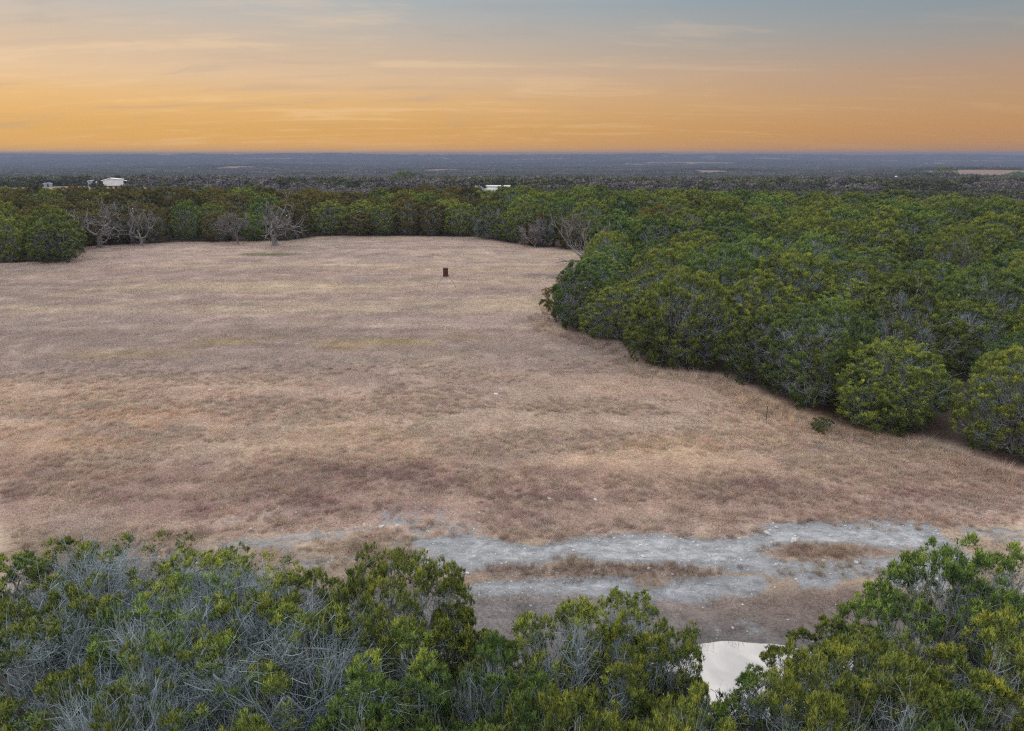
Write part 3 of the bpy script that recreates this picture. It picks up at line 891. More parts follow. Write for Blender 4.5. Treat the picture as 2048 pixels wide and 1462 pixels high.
# ------------------------------------------------------------------ scatter: one object of kind stuff, copies by geometry nodes
def scatter(name, pts, rotz, scl, idx, meshes, label, colour=None, tilt=None):
    lib = bpy.data.collections.new(name + '_sources')
    for j, me in enumerate(meshes):
        lib.objects.link(bpy.data.objects.new('%s_%02d' % (name, j), me))
    me = bpy.data.meshes.new(name)
    n = len(pts)
    me.vertices.add(n)
    me.vertices.foreach_set('co', np.asarray(pts, np.float32).ravel())
    rot = np.zeros((n, 3), np.float32); rot[:, 2] = rotz
    if tilt is not None:
        rot[:, 0] = tilt
    me.attributes.new('turn', 'FLOAT_VECTOR', 'POINT').data.foreach_set('vector', rot.ravel())
    me.attributes.new('size', 'FLOAT_VECTOR', 'POINT').data.foreach_set('vector', np.asarray(scl, np.float32).ravel())
    me.attributes.new('pick', 'INT', 'POINT').data.foreach_set('value', np.asarray(idx, np.int32))
    if colour is not None:
        me.attributes.new('gcol', 'FLOAT_COLOR', 'POINT').data.foreach_set('color', np.concatenate([colour, np.ones((n, 1))], 1).astype(np.float32).ravel())
    me.update()
    o = bpy.data.objects.new(name, me)
    COL.objects.link(o)
    ng = bpy.data.node_groups.new(name + '_nodes', 'GeometryNodeTree')
    ng.interface.new_socket('Geometry', in_out='INPUT', socket_type='NodeSocketGeometry')
    ng.interface.new_socket('Geometry', in_out='OUTPUT', socket_type='NodeSocketGeometry')
    N = ng.nodes.new; Lk = ng.links.new
    gi, go = N('NodeGroupInput'), N('NodeGroupOutput')
    ci = N('GeometryNodeCollectionInfo'); ci.inputs['Collection'].default_value = lib
    ci.inputs['Separate Children'].default_value = True; ci.inputs['Reset Children'].default_value = True
    iop = N('GeometryNodeInstanceOnPoints'); iop.inputs['Pick Instance'].default_value = True
    def na(nm, t):
        a = N('GeometryNodeInputNamedAttribute'); a.data_type = t; a.inputs['Name'].default_value = nm
        return next(s for s in a.outputs if s.enabled and s.name == 'Attribute')
    Lk(gi.outputs[0], iop.inputs['Points']); Lk(ci.outputs[0], iop.inputs['Instance'])
    Lk(na('pick', 'INT'), iop.inputs['Instance Index'])
    e2r = N('FunctionNodeEulerToRotation'); Lk(na('turn', 'FLOAT_VECTOR'), e2r.inputs[0])
    Lk(e2r.outputs[0], iop.inputs['Rotation']); Lk(na('size', 'FLOAT_VECTOR'), iop.inputs['Scale'])
    Lk(iop.outputs[0], go.inputs[0])
    md = o.modifiers.new('copies', 'NODES'); md.node_group = ng
    tag(o, label, kind='stuff')
    return o

def joined(name, kind, warm_lit=False):
    vs_, fs_, mi, tint, nrm_, off = [], [], [], [], [], 0
    mats = []
    for j, (nm, me) in enumerate(kind.meshes):
        v = np.empty(len(me.vertices) * 3, np.float32); me.vertices.foreach_get('co', v)
        l = np.empty(len(me.loops), np.int32); me.loops.foreach_get('vertex_index', l)
        v = v.reshape(-1, 3); k_ = len(l) // len(me.polygons)
        vs_.append(v); fs_.append(l.reshape(-1, k_) + off); off += len(v)
        mi.append(np.full(len(l) // k_, j, np.int32))
        t = np.zeros(len(v), np.float32)
        if 'tint' in me.attributes:
            me.attributes['tint'].data.foreach_get('value', t)
        tint.append(t); mats.append(M['warm_lit'] if warm_lit and nm == 'crown' else me.materials[0])
        nv = np.empty(len(l) * 3, np.float32); me.corner_normals.foreach_get('vector', nv); nrm_.append(nv.reshape(-1, 3))
    me = new_mesh(name, np.concatenate(vs_), fs_, {'tint': np.concatenate(tint)})
    for m_ in mats: me.materials.append(m_)
    me.polygons.foreach_set('material_index', np.concatenate(mi))
    me.normals_split_custom_set(np.concatenate(nrm_))
    return me

rest = ~single
k_idx = np.array([0, 2, 1, 0, 2, 1, 3, 0])[tk % 8]
mj = [joined('wood_mass_%d' % j, k) for j, k in enumerate(MID)] + [joined('wood_mass_warm_lit_%d' % j, MID[j], True) for j in (0, 3)]
kR = np.array([k.R for k in MID])[k_idx]; kH = np.array([k.H for k in MID])[k_idx]
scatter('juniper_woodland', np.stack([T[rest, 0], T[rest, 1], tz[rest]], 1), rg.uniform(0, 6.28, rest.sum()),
        np.stack([tr / kR, tr / kR, th / kH], 1)[rest], np.where(is_warm_lit, np.where(k_idx == 3, 5, 4), k_idx)[rest], mj, 'unbroken juniper wood filling in behind the nearer crowns')

# ------------------------------------------------------------------ the valley: woods too far to count
M['far_brush'] = foliage_mat('leafless_far_wood', (0.11, 0.10, 0.095), (0.15, 0.138, 0.13), (0.20, 0.185, 0.175), (0.95, 0.97, 1.05, 1), 0.1)
def far_mesh(name, seed, mat):
    (cv, cf, ct, cn), _, _ = juniper(seed, 7.0, 2.9, nc=16, lobes=4, tufts=4, leaf=4, llen=0.75, lwid=0.26, ntw=0, bare=0.0, low=-0.8, capcos=-0.1)
    me = new_mesh(name, cv, cf, {'tint': ct}, normals=cn); me.materials.append(M[mat])
    return me
FARM = [far_mesh('far_a', 81, 'far_tree'), far_mesh('far_b', 82, 'far_tree'), far_mesh('far_c', 83, 'far_brush'), far_mesh('far_d', 84, 'far_brush')]
def valley():
    g = np.random.default_rng(99)
    P, S, I = [], [], []
    for y0, y1, n, r0, r1, h0, h1 in ((195, 420, 5200, 2.2, 3.6, 3.6, 5.6), (420, 900, 7500, 2.6, 5.0, 4.5, 8.5), (900, 1900, 9500, 5, 9, 5, 8), (1900, 4200, 11000, 10, 20, 6, 9), (4200, 8200, 12000, 16, 36, 7, 12)):
        y = np.sqrt(g.uniform(y0 ** 2, y1 ** 2, n)); x = g.uniform(-0.86, 0.86, n) * y
        clump = fbm(x / (0.05 * y0 + 10), y / (0.05 * y0 + 10), 3, 77)
        keep = (clear_mask(x, y) < 0.35) & (clump > 0.36)
        x, y, clump = x[keep], y[keep], clump[keep]; n = len(x)
        brush = fbm(x / (0.12 * y0 + 20), y / (0.12 * y0 + 20), 3, 91) + g.normal(0, 0.06, n) > 0.52
        P.append(np.stack([x, y, terrain(x, y) - 0.2], 1))
        r = g.uniform(r0, r1, n); h = g.uniform(h0, h1, n) * (0.75 + 0.5 * clump)
        S.append(np.stack([r / 2.9, r / 2.9, h / 7.0], 1))
        I.append(np.where(brush, 2, 0) + g.integers(0, 2, n))
    P, S, I = map(np.concatenate, (P, S, I))
    scatter('distant_woodland', P, g.uniform(0, 6.28, len(P)), S, I, FARM, 'hazy woods covering the valley and the far ridge')
valley()
# a few big oaks that stand out of the valley woods, and the tall crown over the right wood
for x, y, r, h, kd, lab in ((-98, 640, 9, 14, 0, 'broad dark tree mass left of the light pole beyond the treeline'), (-140, 1010, 11, 13, 1, 'rounded dark tree beside the white house in the valley'),
                            (620, 1010, 13, 16, 0, 'round dark oak by the far tan pasture at right'), (720, 1000, 13, 13, 1, 'dark oak right of the round one, before the far pasture'),
                            (88, 160, 4.2, 8.6, 0, 'tall juniper crown rising over the rim of the right wood')):
    zz = float(terrain(np.array([x]), np.array([y]))[0])
    kd = MID[kd]
    e = place_tree(kd, x, y, -h, r, lab, z=zz, name='broad_tree', cat='tree')

# ------------------------------------------------------------------ leafless trees
def bare_tree(seed, trunk_h, r0, limbs, reach, levels=4, gnarl=0.25, rise=0.35, rmin=0.022, kids=(2, 4)):
    g = np.random.default_rng(seed)
    trunk, twigs = [], []
    def grow(p, d, ln, r, lev):
        K = 6; pts = [p]
        dd = d.copy()
        for i in range(K - 1):
            dd = unit((dd + g.normal(0, gnarl, 3) + np.array([0, 0, rise * 0.12 * (lev > 0)]))[None])[0]
            pts.append(pts[-1] + dd * ln / (K - 1))
        rr = np.linspace(r, r * 0.55, K)
        (trunk if lev <= 1 else twigs).append((np.array(pts), np.maximum(rr, rmin)))
        if lev >= levels: return
        nk = g.integers(kids[0], kids[1] + 1) + (1 if lev >= 2 else 0)
        for k in range(nk):
            i = K - 1 if k == 0 else g.integers(2, K)
            nd = unit((dd * 0.75 + g.normal(0, 0.62, 3) + np.array([0, 0, rise * 0.5]))[None])[0]
            grow(pts[i], nd, ln * g.uniform(0.5, 0.8), r * 0.55 * g.uniform(0.8, 1.1), lev + 1)
    # bole
    K = 6
    lean = g.normal(0, 0.10, 2)
    tp = np.stack([np.linspace(0, lean[0] * trunk_h, K) + g.normal(0, 0.04, K), np.linspace(0, lean[1] * trunk_h, K) + g.normal(0, 0.04, K), np.linspace(-0.2, trunk_h, K)], 1)
    trunk.append((tp, np.array([1.35, 1.05, 0.95, 0.9, 0.95, 0.85]) * r0))
    for k in range(limbs):
        az = k * 6.283 / limbs + g.normal(0, 0.35)
        up = g.uniform(0.25, 0.9)
        grow(tp[-1] - np.array([0, 0, g.uniform(0, 0.25) * trunk_h]), unit(np.array([[math.cos(az), math.sin(az), up]]))[0], reach * g.uniform(0.75, 1.15), r0 * 0.55 * g.uniform(0.8, 1.1), 1)
    def bake(lst, sides):
        v, f = tubes(np.array([a for a, _ in lst]), np.array([b for _, b in lst]), sides)
        return v, f
    return bake(trunk, 7), bake(twigs, 4)

def place_bare(name, cat, label, x, y, rz, sc=1.0, mat='dead', group=None, **kw):
    (v1, f1), (v2, f2) = bare_tree(**kw)
    z = float(terrain(np.array([x]), np.array([y]))[0])
    e = empty(name, (x, y, z), rz, sc)
    obj('trunk', new_mesh('bare_trunk', v1, f1, smooth=True), M[mat], e)
    b = obj('branches', new_mesh('bare_branches', v2, f2), M[mat], e); b['kind'] = 'stuff'
    return tag(e, label, cat, group)

place_bare('dead_oak', 'dead tree', 'dead grey oak with a forked bole, leftmost of the three on the field', -66.1, 109.3, 0.4, seed=3, trunk_h=2.2, r0=0.42, limbs=4, reach=3.2, levels=4, gnarl=0.28, rmin=0.03, group='dead oaks on the field')
place_bare('dead_oak', 'dead tree', 'slender dead oak, middle one of the three on the field', -60.3, 111.1, 1.7, seed=14, trunk_h=1.2, r0=0.25, limbs=4, reach=3.0, levels=4, gnarl=0.22, rise=0.8, rmin=0.028, group='dead oaks on the field')
place_bare('dead_oak', 'dead tree', 'gnarled dead oak with drooping left limb, rightmost of the three on the field', -38.5, 111.1, 2.6, seed=27, trunk_h=2.0, r0=0.46, limbs=5, reach=3.1, levels=4, gnarl=0.32, rise=0.25, rmin=0.032, group='dead oaks on the field')
place_bare('bare_tree', 'bare tree', 'pale leafless tree standing at the corner of the right wood', 9.6, 88.6, 0.3, 1.25, seed=33, trunk_h=0.9, r0=0.20, limbs=5, reach=2.6, levels=4, gnarl=0.16, rise=1.0, rmin=0.022)
place_bare('leafless_shrub', 'shrub', 'grey leafless bush hanging in the treeline between the dead oaks', -45.5, 113.6, 1.0, seed=41, trunk_h=1.6, r0=0.14, limbs=8, reach=2.2, levels=4, gnarl=0.25, rise=0.7, rmin=0.026, kids=(3, 4))
place_bare('leafless_shrub', 'shrub', 'purplish leafless bush at the foot of the far right treeline', 3.6, 108.6, 2.0, seed=42, trunk_h=0.5, r0=0.12, limbs=9, reach=1.7, levels=4, gnarl=0.25, rise=0.8, rmin=0.022, kids=(3, 4), mat='brush')
place_bare('leafless_shrub', 'shrub', 'leafless brush behind the leftmost dead oak', -71.0, 110.6, 2.0, seed=43, trunk_h=0.8, r0=0.12, limbs=9, reach=2.4, levels=4, gnarl=0.25, rise=0.8, rmin=0.026, kids=(3, 4), mat='brush')
place_bare('leafless_shrub', 'shrub', 'small leafless bush at the waterline of the pond', 6.2, 14.7, 2.0, 0.30, seed=44, trunk_h=0.4, r0=0.10, limbs=8, reach=1.7, levels=3, gnarl=0.2, rise=1.2, rmin=0.03, kids=(2, 3), mat='brush')

def fallen():
    g = np.random.default_rng(8)
    e = empty('fallen_limb', (8.2, 90.2, float(terrain(np.array([8.2]), np.array([90.2]))[0])), 0)
    def wob(a, b, K=6, s=0.12):
        p = np.linspace(a, b, K); p[1:-1] += g.normal(0, s, (K - 2, 3)); return p
    mb = MB()
    mb.tube(wob((2.1, -0.6, 0.9), (-1.6, 0.6, 0.55)), np.linspace(0.13, 0.06, 6), 7)
    obj('trunk', mb.mesh('fallen_limb', True), M['dead'], e)
    mb = MB()
    for a, b in (((-0.4, 0.2, 0.65), (-2.4, -0.2, 0.5)), ((-1.0, 0.4, 0.6), (-2.3, 1.1, 0.95)), ((0.4, 0, 0.7), (-0.2, -0.8, 0.05)), ((1.4, -0.4, 0.8), (0.9, -0.9, 0.0))):
        mb.tube(wob(np.array(a), np.array(b)), np.linspace(0.055, 0.03, 6), 5)
    obj('branches', mb.mesh('fallen_branches', True), M['dead'], e)['kind'] = 'stuff'
    tag(e, 'broken limb fallen onto the field beside the pale leafless tree', 'fallen limb')
fallen()

# small green sprig at the wood's edge
place_tree(NEAR['green'][0], 16.6, 33.6, 0.9, 0.5, 'knee-high juniper seedling in the grass before the right wood', name='juniper_seedling', cat='juniper')

# ------------------------------------------------------------------ game feeder
def feeder():
    m, w, out = material('rusted_drum_steel')
    co = w.n('ShaderNodeTexCoord').outputs['Object']
    nz = w.noise(co, 5.0, 6.0, 0.65)
    n2 = w.noise(w.scaled(co, 6, 6, 0.7), 2.0, 4.0)
    c = w.ramp(nz, [(0.3, (0.035, 0.014, 0.011)), (0.55, (0.085, 0.028, 0.018)), (0.75, (0.13, 0.046, 0.026))])
    c = w.mix(w.maprange(n2, 0.5, 0.75), c, w.mix(1.0, c, (0.55, 0.5, 0.5, 1), 'MULTIPLY'))
    principled(w, out, c, 0.8, 0.2, bump=nz, bstr=0.3, bdist=0.01)
    galv = plain('galvanised_pipe', (0.42, 0.42, 0.42), 0.45, 0.2, 6.0, 0.5, 0.5)
    dark = plain('dark_pipe', (0.14, 0.12, 0.11), 0.7, 0.25, 6.0)
    x, y = -7.3, 74.1
    e = empty('game_feeder', (x, y, float(terrain(np.array([x]), np.array([y]))[0])), 0.0)
    prof = [(0.02, 1.36), (0.275, 1.36), (0.295, 1.375), (0.29, 1.40)]
    for zc in (1.64, 1.95):
        prof += [(0.285, zc - 0.03), (0.302, zc), (0.285, zc + 0.03)]
    prof += [(0.286, 2.22), (0.286, 2.25)]
    drum = obj('drum', MB().lathe(prof, 28).mesh('drum', True), m, e)
    obj('lid', MB().lathe([(0.287, 2.235), (0.312, 2.235), (0.312, 2.285), (0.29, 2.30), (0.02, 2.305)], 28).mesh('lid', True), m, drum)
    obj('rim', MB().lathe([(0.288, 1.385), (0.322, 1.385), (0.322, 1.455), (0.288, 1.455)], 28).mesh('rim', True), m, drum)
    sp = obj('spinner', MB().lathe([(0.015, 1.358), (0.05, 1.358), (0.05, 1.27), (0.08, 1.25), (0.08, 1.20), (0.13, 1.19), (0.13, 1.18), (0.01, 1.18)], 16).mesh('spinner', True), dark, e)
    for k, mat in ((0, galv), (1, dark), (2, dark)):
        a = -math.pi / 2 + k * 2 * math.pi / 3
        ca, sa = math.cos(a), math.sin(a)
        mb = MB().tube([(0.31 * ca, 0.31 * sa, 1.52), (0.33 * ca, 0.33 * sa, 1.36), (1.16 * ca, 1.16 * sa, 0.22), (1.19 * ca, 1.19 * sa, -0.06)], [0.02, 0.02, 0.02, 0.02], 8)
        lg = obj('leg', mb.mesh('feeder_leg', True), mat, e)
        obj('clamp', MB().tube([(0.295 * ca, 0.295 * sa, 1.47), (0.36 * ca, 0.36 * sa, 1.47)], [0.045, 0.045], 6).mesh('clamp'), dark, lg)
    tag(e, 'rusty barrel game feeder on three pipe legs in the open field', 'game feeder')
feeder()

def stake():
    x, y = 14.1, 35.0
    e = empty('metal_stake', (x, y, float(terrain(np.array([x]), np.array([y]))[0])), 0.3)
    d = plain('dark_post_steel', (0.05, 0.05, 0.045), 0.6, 0.3, 8.0)
    obj('post', MB().box(-0.022, 0.022, -0.006, 0.006, -0.3, 0.95).box(-0.006, 0.006, -0.03, -0.0065, -0.3, 0.95).mesh('stake'), d, e)
    obj('cap', MB().box(-0.03, 0.03, -0.035, 0.015, 0.9505, 1.0).mesh('stake_cap'), plain('stake_cap_paint', (0.3, 0.3, 0.28), 0.5), e)
    tag(e, 'thin dark steel post in the grass at the margin of the right wood', 'post')
stake()

# ------------------------------------------------------------------ buildings beyond the treeline
def sheet_metal(name, col, rough=0.5):
    m, w, out = material(name)
    co = w.n('ShaderNodeTexCoord').outputs['Object']
    sep = w.n('ShaderNodeSeparateXYZ', ins={0: co})
    rib = w.math('SINE', w.math('MULTIPLY', w.math('ADD', sep.outputs[0], sep.outputs[1]), 20.0))
    nz = w.noise(w.scaled(co, 1, 1, 0.2), 1.2, 4.0)
    c = w.mix(w.maprange(nz, 0.35, 0.75), tuple(x * 0.88 for x in col), col)
    principled(w, out, c, rough, 0.4, bump=rib, bstr=0.25, bdist=0.02)
    return m
M['white_metal'] = sheet_metal('white_sheet_metal', (0.80, 0.82, 0.80))
M['roof_metal'] = sheet_metal('pale_roof_metal', (0.70, 0.69, 0.68), 0.4)
M['blue_metal'] = sheet_metal('blue_grey_sheet_metal', (0.24, 0.36, 0.46))
M['shade_dark'] = plain('dark_opening', (0.035, 0.032, 0.03), 0.9)
M['window_glass'] = plain('window_glass', (0.05, 0.06, 0.07), 0.1, 0.1, 2.0, 0.6)
M['tan_wall'] = plain('tan_wall', (0.60, 0.50, 0.38), 0.8, 0.1)
M['galv'] = plain('galvanised_steel', (0.45, 0.46, 0.47), 0.5, 0.2, 2.0, 0.5, 0.4)

def gz_at(x, y):
    return float(terrain(np.array([x]), np.array([y]))[0])

def barn():
    x, y = -281, 494
    e = empty('metal_barn', (x, y, gz_at(x, y) - 0.1), 0.46)
    obj('wall', MB().prism([(-6.2, 0.7), (6.2, 0.7), (6.2, 4.7), (-1.6, 5.5), (-6.2, 4.2)], 0, 16).mesh('barn_wall'), M['white_metal'], e)
    obj('skirting', MB().box(-6.15, 6.15, 0.03, 15.97, -1.2, 0.69).mesh('barn_skirt'), M['shade_dark'], e)
    r = obj('roof', MB().prism([(-1.6, 5.56), (6.5, 4.74), (6.5, 4.86), (-1.6, 5.74)], -0.35, 16.3).mesh('roof_right'), M['roof_metal'], e)
    obj('roof', MB().prism([(-1.602, 5.56), (-1.602, 5.74), (-11.2, 3.05), (-11.2, 2.93)], -0.35, 16.3).mesh('roof_left'), M['roof_metal'], e)
    obj('ridge_cap', MB().prism([(-2.0, 5.75), (-1.2, 5.75), (-1.6, 5.95)], -0.4, 16.4).mesh('ridge'), M['roof_metal'], r)
    for px, py in ((-11.0, 0.2), (-11.0, 5.2), (-11.0, 10.2), (-11.0, 15.6)):
        obj('post', MB().box(px - 0.1, px + 0.1, py - 0.1, py + 0.1, -1.2, 2.92).mesh('porch_post'), M['galv'], e)
    obj('porch_wall', MB().box(-9.6, -6.25, 3.0, 3.2, -0.6, 3.2).mesh('porch_wall'), M['blue_metal'], e)
    cp = obj('carport_roof', MB().prism([(6.25, 3.9), (9.6, 3.6), (9.6, 3.72), (6.25, 4.05)], 2, 12).mesh('carport'), M['roof_metal'], e)
    for py in (2.3, 7, 11.7):
        obj('post', MB().box(9.35, 9.5, py - 0.07, py + 0.07, -1.2, 3.6).mesh('carport_post'), M['galv'], e)
    obj('carport_back', MB().box(6.3, 9.4, 11.9, 12.0, -1.0, 3.55).mesh('carport_back'), M['shade_dark'], e)
    dr = obj('door', MB().box(-5.4, -4.4, -0.06, -0.002, 0.75, 2.85).mesh('barn_door'), M['roof_metal'], e)
    obj('handle', MB().box(-4.55, -4.48, -0.12, -0.062, 1.7, 1.85).mesh('barn_handle'), M['shade_dark'], dr)
    tag(e, 'white gable-fronted metal barn with a lean-to beyond the left treeline', 'barn')
barn()

def shed(name, x, y, rz, w_, d_, h_, wall, label, rise=0.5):
    e = empty(name, (x, y, gz_at(x, y) - 0.1), rz)
    obj('wall', MB().prism([(-w_ / 2, -0.8), (w_ / 2, -0.8), (w_ / 2, h_), (0, h_ + rise), (-w_ / 2, h_)], 0, d_).mesh(name + '_wall'), wall, e)
    o = 0.3
    s = rise / (w_ / 2)
    obj('roof', MB().prism([(0.001, h_ + rise + 0.03), (w_ / 2 + o, h_ + 0.03 - o * s), (w_ / 2 + o, h_ + 0.15 - o * s), (0.001, h_ + rise + 0.17)], -o, d_ + o).mesh(name + '_roof_a'), M['roof_metal'], e)
    obj('roof', MB().prism([(-0.001, h_ + rise + 0.03), (-0.001, h_ + rise + 0.17), (-w_ / 2 - o, h_ + 0.15 - o * s), (-w_ / 2 - o, h_ + 0.03 - o * s)], -o, d_ + o).mesh(name + '_roof_b'), M['roof_metal'], e)
    obj('door', MB().box(-0.5, 0.5, -0.05, -0.002, 0.0, min(2.1, h_ * 0.85)).mesh(name + '_door'), M['shade_dark'], e)
    for sx in (-1, 1):
        if w_ > 7:
            wn = obj('window', MB().box(sx * w_ * 0.3 - 0.6, sx * w_ * 0.3 + 0.6, -0.05, -0.002, 1.0, 2.1).mesh(name + '_window'), M['roof_metal'], e)
            obj('pane', MB().box(sx * w_ * 0.3 - 0.5, sx * w_ * 0.3 + 0.5, -0.07, -0.052, 1.1, 2.0).mesh(name + '_pane'), M['window_glass'], wn)
    tag(e, label, 'building')
shed('storage_shed', -311, 519, 0.5, 5.2, 4.5, 3.4, M['blue_metal'], 'blue-grey shed with a white roof left of the white barn')
shed('pump_house', -332, 545, 0.5, 4.0, 3.5, 3.0, M['white_metal'], 'small white outbuilding left of the blue-grey shed')
shed('field_shed', -330, 498, 0.5, 5.0, 3.5, 2.4, M['blue_metal'], 'low grey-blue shed in the grass, farthest left of the buildings', 0.3)
shed('white_house', -229, 1128, 0.2, 13, 9, 4.6, M['tan_wall'], 'pale cream house among dark trees in the valley, left of centre', 1.4)
shed('white_house', -124, 998, 0.1, 13, 6, 2.6, M['white_metal'], 'low white house in the valley beside the pointed white gable', 0.8)
shed('white_gable', -117, 1002, 0.1, 3.5, 4, 4.6, M['white_metal'], 'narrow pointed white gable at the end of the low white house', 2.2)
shed('far_house', 500, 985, 0.0, 11, 7, 3.0, M['white_metal'], 'small white house at the left end of the far right farmstead', 1.0)
shed('far_house', 519, 990, 0.0, 6, 6, 2.6, M['tan_wall'], 'tan outbuilding in the middle of the far right farmstead', 0.8)
shed('far_house', 538, 980, 0.0, 5, 5, 3.0, M['white_metal'], 'tiny white outbuilding right of the tan one in the far farmstead', 0.8)
shed('far_house', 585, 1010, 0.0, 8, 7, 3.0, M['tan_wall'], 'pale house between the far farmstead and the round oak', 1.0)
shed('far_shed', 392, 560, 0.0, 9, 5, 2.4, M['roof_metal'], 'lone pale shed roof in the brush near the right frame edge', 0.5)

def long_barn():
    x, y = -12, 424
    e = empty('long_building', (x, y, gz_at(x, y) - 0.1), -0.04)
    obj('wall', MB().box(-10.3, 3.2, 0.3, 8.7, -0.5, 3.1).mesh('long_wall'), M['white_metal'], e)
    obj('roof', MB().prism([(-10.8, 3.12), (10.6, 3.12), (10.9, 3.5), (10.6, 3.85), (-10.4, 3.85)], 0, 9).mesh('long_roof'), M['roof_metal'], e)
    for px in (4.8, 7.4, 10.1):
        obj('post', MB().box(px - 0.1, px + 0.1, 0.4, 0.6, -0.5, 3.11).mesh('long_post'), M['galv'], e)
    obj('back_wall', MB().box(3.25, 10.2, 8.2, 8.4, -0.5, 3.1).mesh('long_back'), M['shade_dark'], e)
    obj('side_lean_to', MB().prism([(-10.82, 2.4), (-10.82, 2.5), (-13.6, 2.1), (-13.6, 2.0)], 1, 8).mesh('long_lean'), M['roof_metal'], e)
    tag(e, 'long low white open-sided building just over the treeline, centre', 'building')
long_barn()

def light_pole():
    x, y = -27.5, 441
    e = empty('light_pole', (x, y, gz_at(x, y)), 0)
    obj('pole', MB().tube([(0, 0, -0.5), (0, 0, 8.6)], [0.17, 0.12], 8).mesh('pole', True), M['galv'], e)
    obj('arm', MB().tube([(0.1, 0, 7.9), (0.6, 0, 8.15), (1.0, 0, 8.15)], [0.06, 0.06, 0.05], 6).mesh('arm', True), M['galv'], e)
    obj('lamp_head', MB().lathe([(0.02, 8.25), (0.2, 8.2), (0.3, 7.98), (0.28, 7.95), (0.02, 7.95)], 12, (1.05, 0)).mesh('lamp_head', True), M['white_metal'], e)
    tag(e, 'slim grey yard light pole left of the long white building', 'light pole')
light_pole()

# ------------------------------------------------------------------ loose limestone
def stone_mesh(name, seed):
    g = np.random.default_rng(seed)
    import bmesh
    bm = bmesh.new()
    bmesh.ops.create_icosphere(bm, subdivisions=2, radius=1.0)
    ax = g.normal(0, 1, (7, 3)); ax = unit(ax); lim = g.uniform(0.55, 0.9, 7)
    for v in bm.verts:
        p = np.array(v.co)
        for a, l in zip(ax, lim):
            d = p @ a
            if d > l: p = p - a * (d - l)
        p *= (1, 0.75, 0.5)
        v.co = p + g.normal(0, 0.025, 3)
    me = bpy.data.meshes.new(name); bm.to_mesh(me); bm.free()
    return me
m, w, out = material('pale_limestone')
co = w.n('ShaderNodeTexCoord').outputs['Object']
nz = w.noise(co, 3.0, 5.0)
rn = w.n('ShaderNodeObjectInfo').outputs['Random']
c = w.mix(w.maprange(nz, 0.3, 0.7), (0.34, 0.335, 0.32), (0.52, 0.515, 0.49))
c = w.mix(1.0, c, w.ramp(rn, [(0, (0.65, 0.63, 0.6)), (1, (1.05, 1.05, 1.05))]), 'MULTIPLY')
principled(w, out, c, 0.9, 0.2, bump=nz, bstr=0.4)
STONES = [stone_mesh('stone_%d' % s, 100 + s) for s in range(4)]
for s in STONES: s.materials.append(m)
big = [(10.0, 23.4, 0.16, 'flat pale slab at the upper rim of the gravel, right of centre'), (10.9, 22.9, 0.20, 'largest flat pale stone on the gravel beside the reddish grass tuft'),
       (11.4, 21.5, 0.13, 'pale stone low on the gravel below the reddish grass tuft'), (12.5, 21.4, 0.12, 'pale stone next right of the one below the grass tuft'),
       (-5.2, 23.9, 0.13, 'left stone of the pale pair in the reddish grass above the green juniper'), (-4.6, 23.95, 0.12, 'right stone of the pale pair in the reddish grass above the green juniper'),
       (1.6, 26.2, 0.12, 'lone pale stone in the reddish grass above the gravel, centre'), (3.6, 26.1, 0.13, 'flat pale stone in the reddish grass right of the lone one'),
       (-19.0, 40.2, 0.14, 'pale stone in the tan grass at middle left'), (-1.0, 39.5, 0.22, 'low grey rock patch in the tan grass, middle of the field'),
       (13.6, 20.0, 0.14, 'pale stone at the right end of the lower gravel streak'), (12.9, 19.9, 0.11, 'small pale stone just left of the lower streak end')]
for i, (x, y, r, lab) in enumerate(big):
    o = obj('limestone_rock', STONES[i % 4], None, None, (x, y, gz_at(x, y) + r * 0.12), random.uniform(0, 6), (r, r, r * (0.5 if r > 0.2 else 1)))
    tag(o, lab, 'rock', 'loose limestone rocks')
def gravel():
    g = np.random.default_rng(17)
    x = g.uniform(-14, 24, 60000); y = g.uniform(17.5, 30, 60000)
    p = np.maximum(gravel_mask(x, y), 0.03)
    k = g.random(60000) < p * 0.22
    x, y = x[k], y[k]
    s = 0.022 * np.exp(g.normal(0, 0.55, len(x)))
    scatter('gravel', np.stack([x, y, terrain(x, y) + s * 0.1], 1), g.uniform(0, 6.28, len(x)), np.repeat(s[:, None], 3, 1).clip(0.012, 0.09), g.integers(0, 4, len(x)), STONES, 'scattered pale limestone gravel on the bank above the pond')
gravel()

# ------------------------------------------------------------------ dry grass
def grass_mesh(name, seed, blades, rad, h0, h1, wid, lean):
    g = np.random.default_rng(seed)
    a = g.uniform(0, 6.28, blades); r = rad * np.sqrt(g.random(blades))
    b = np.stack([r * np.cos(a), r * np.sin(a), np.full(blades, -0.02)], 1)
    h = g.uniform(h0, h1, blades)
    ln = g.normal(0, lean, (blades, 2)) + b[:, :2] / rad * lean * 0.6
    tip = b + np.stack([ln[:, 0] * h, ln[:, 1] * h, h], 1)
    s = g.uniform(0, 6.28, blades); sv = np.stack([np.cos(s), np.sin(s), np.zeros(blades)], 1) * wid
    mid = b * 0.45 + tip * 0.55 - np.stack([ln[:, 0] * h * 0.15, ln[:, 1] * h * 0.15, np.zeros(blades)], 1)
    V = np.stack([b - sv, b + sv, mid + sv * 0.7, tip, mid - sv * 0.7], 1).reshape(-1, 3)
    k = np.arange(blades)[:, None] * 5
    q = k + np.array([[0, 1, 2, 4]]); t = k + np.array([[4, 2, 3]])
    tint = np.repeat(g.uniform(0, 1, blades), 5)
    me = new_mesh(name, V, [q, t], {'tint': tint})
    return me
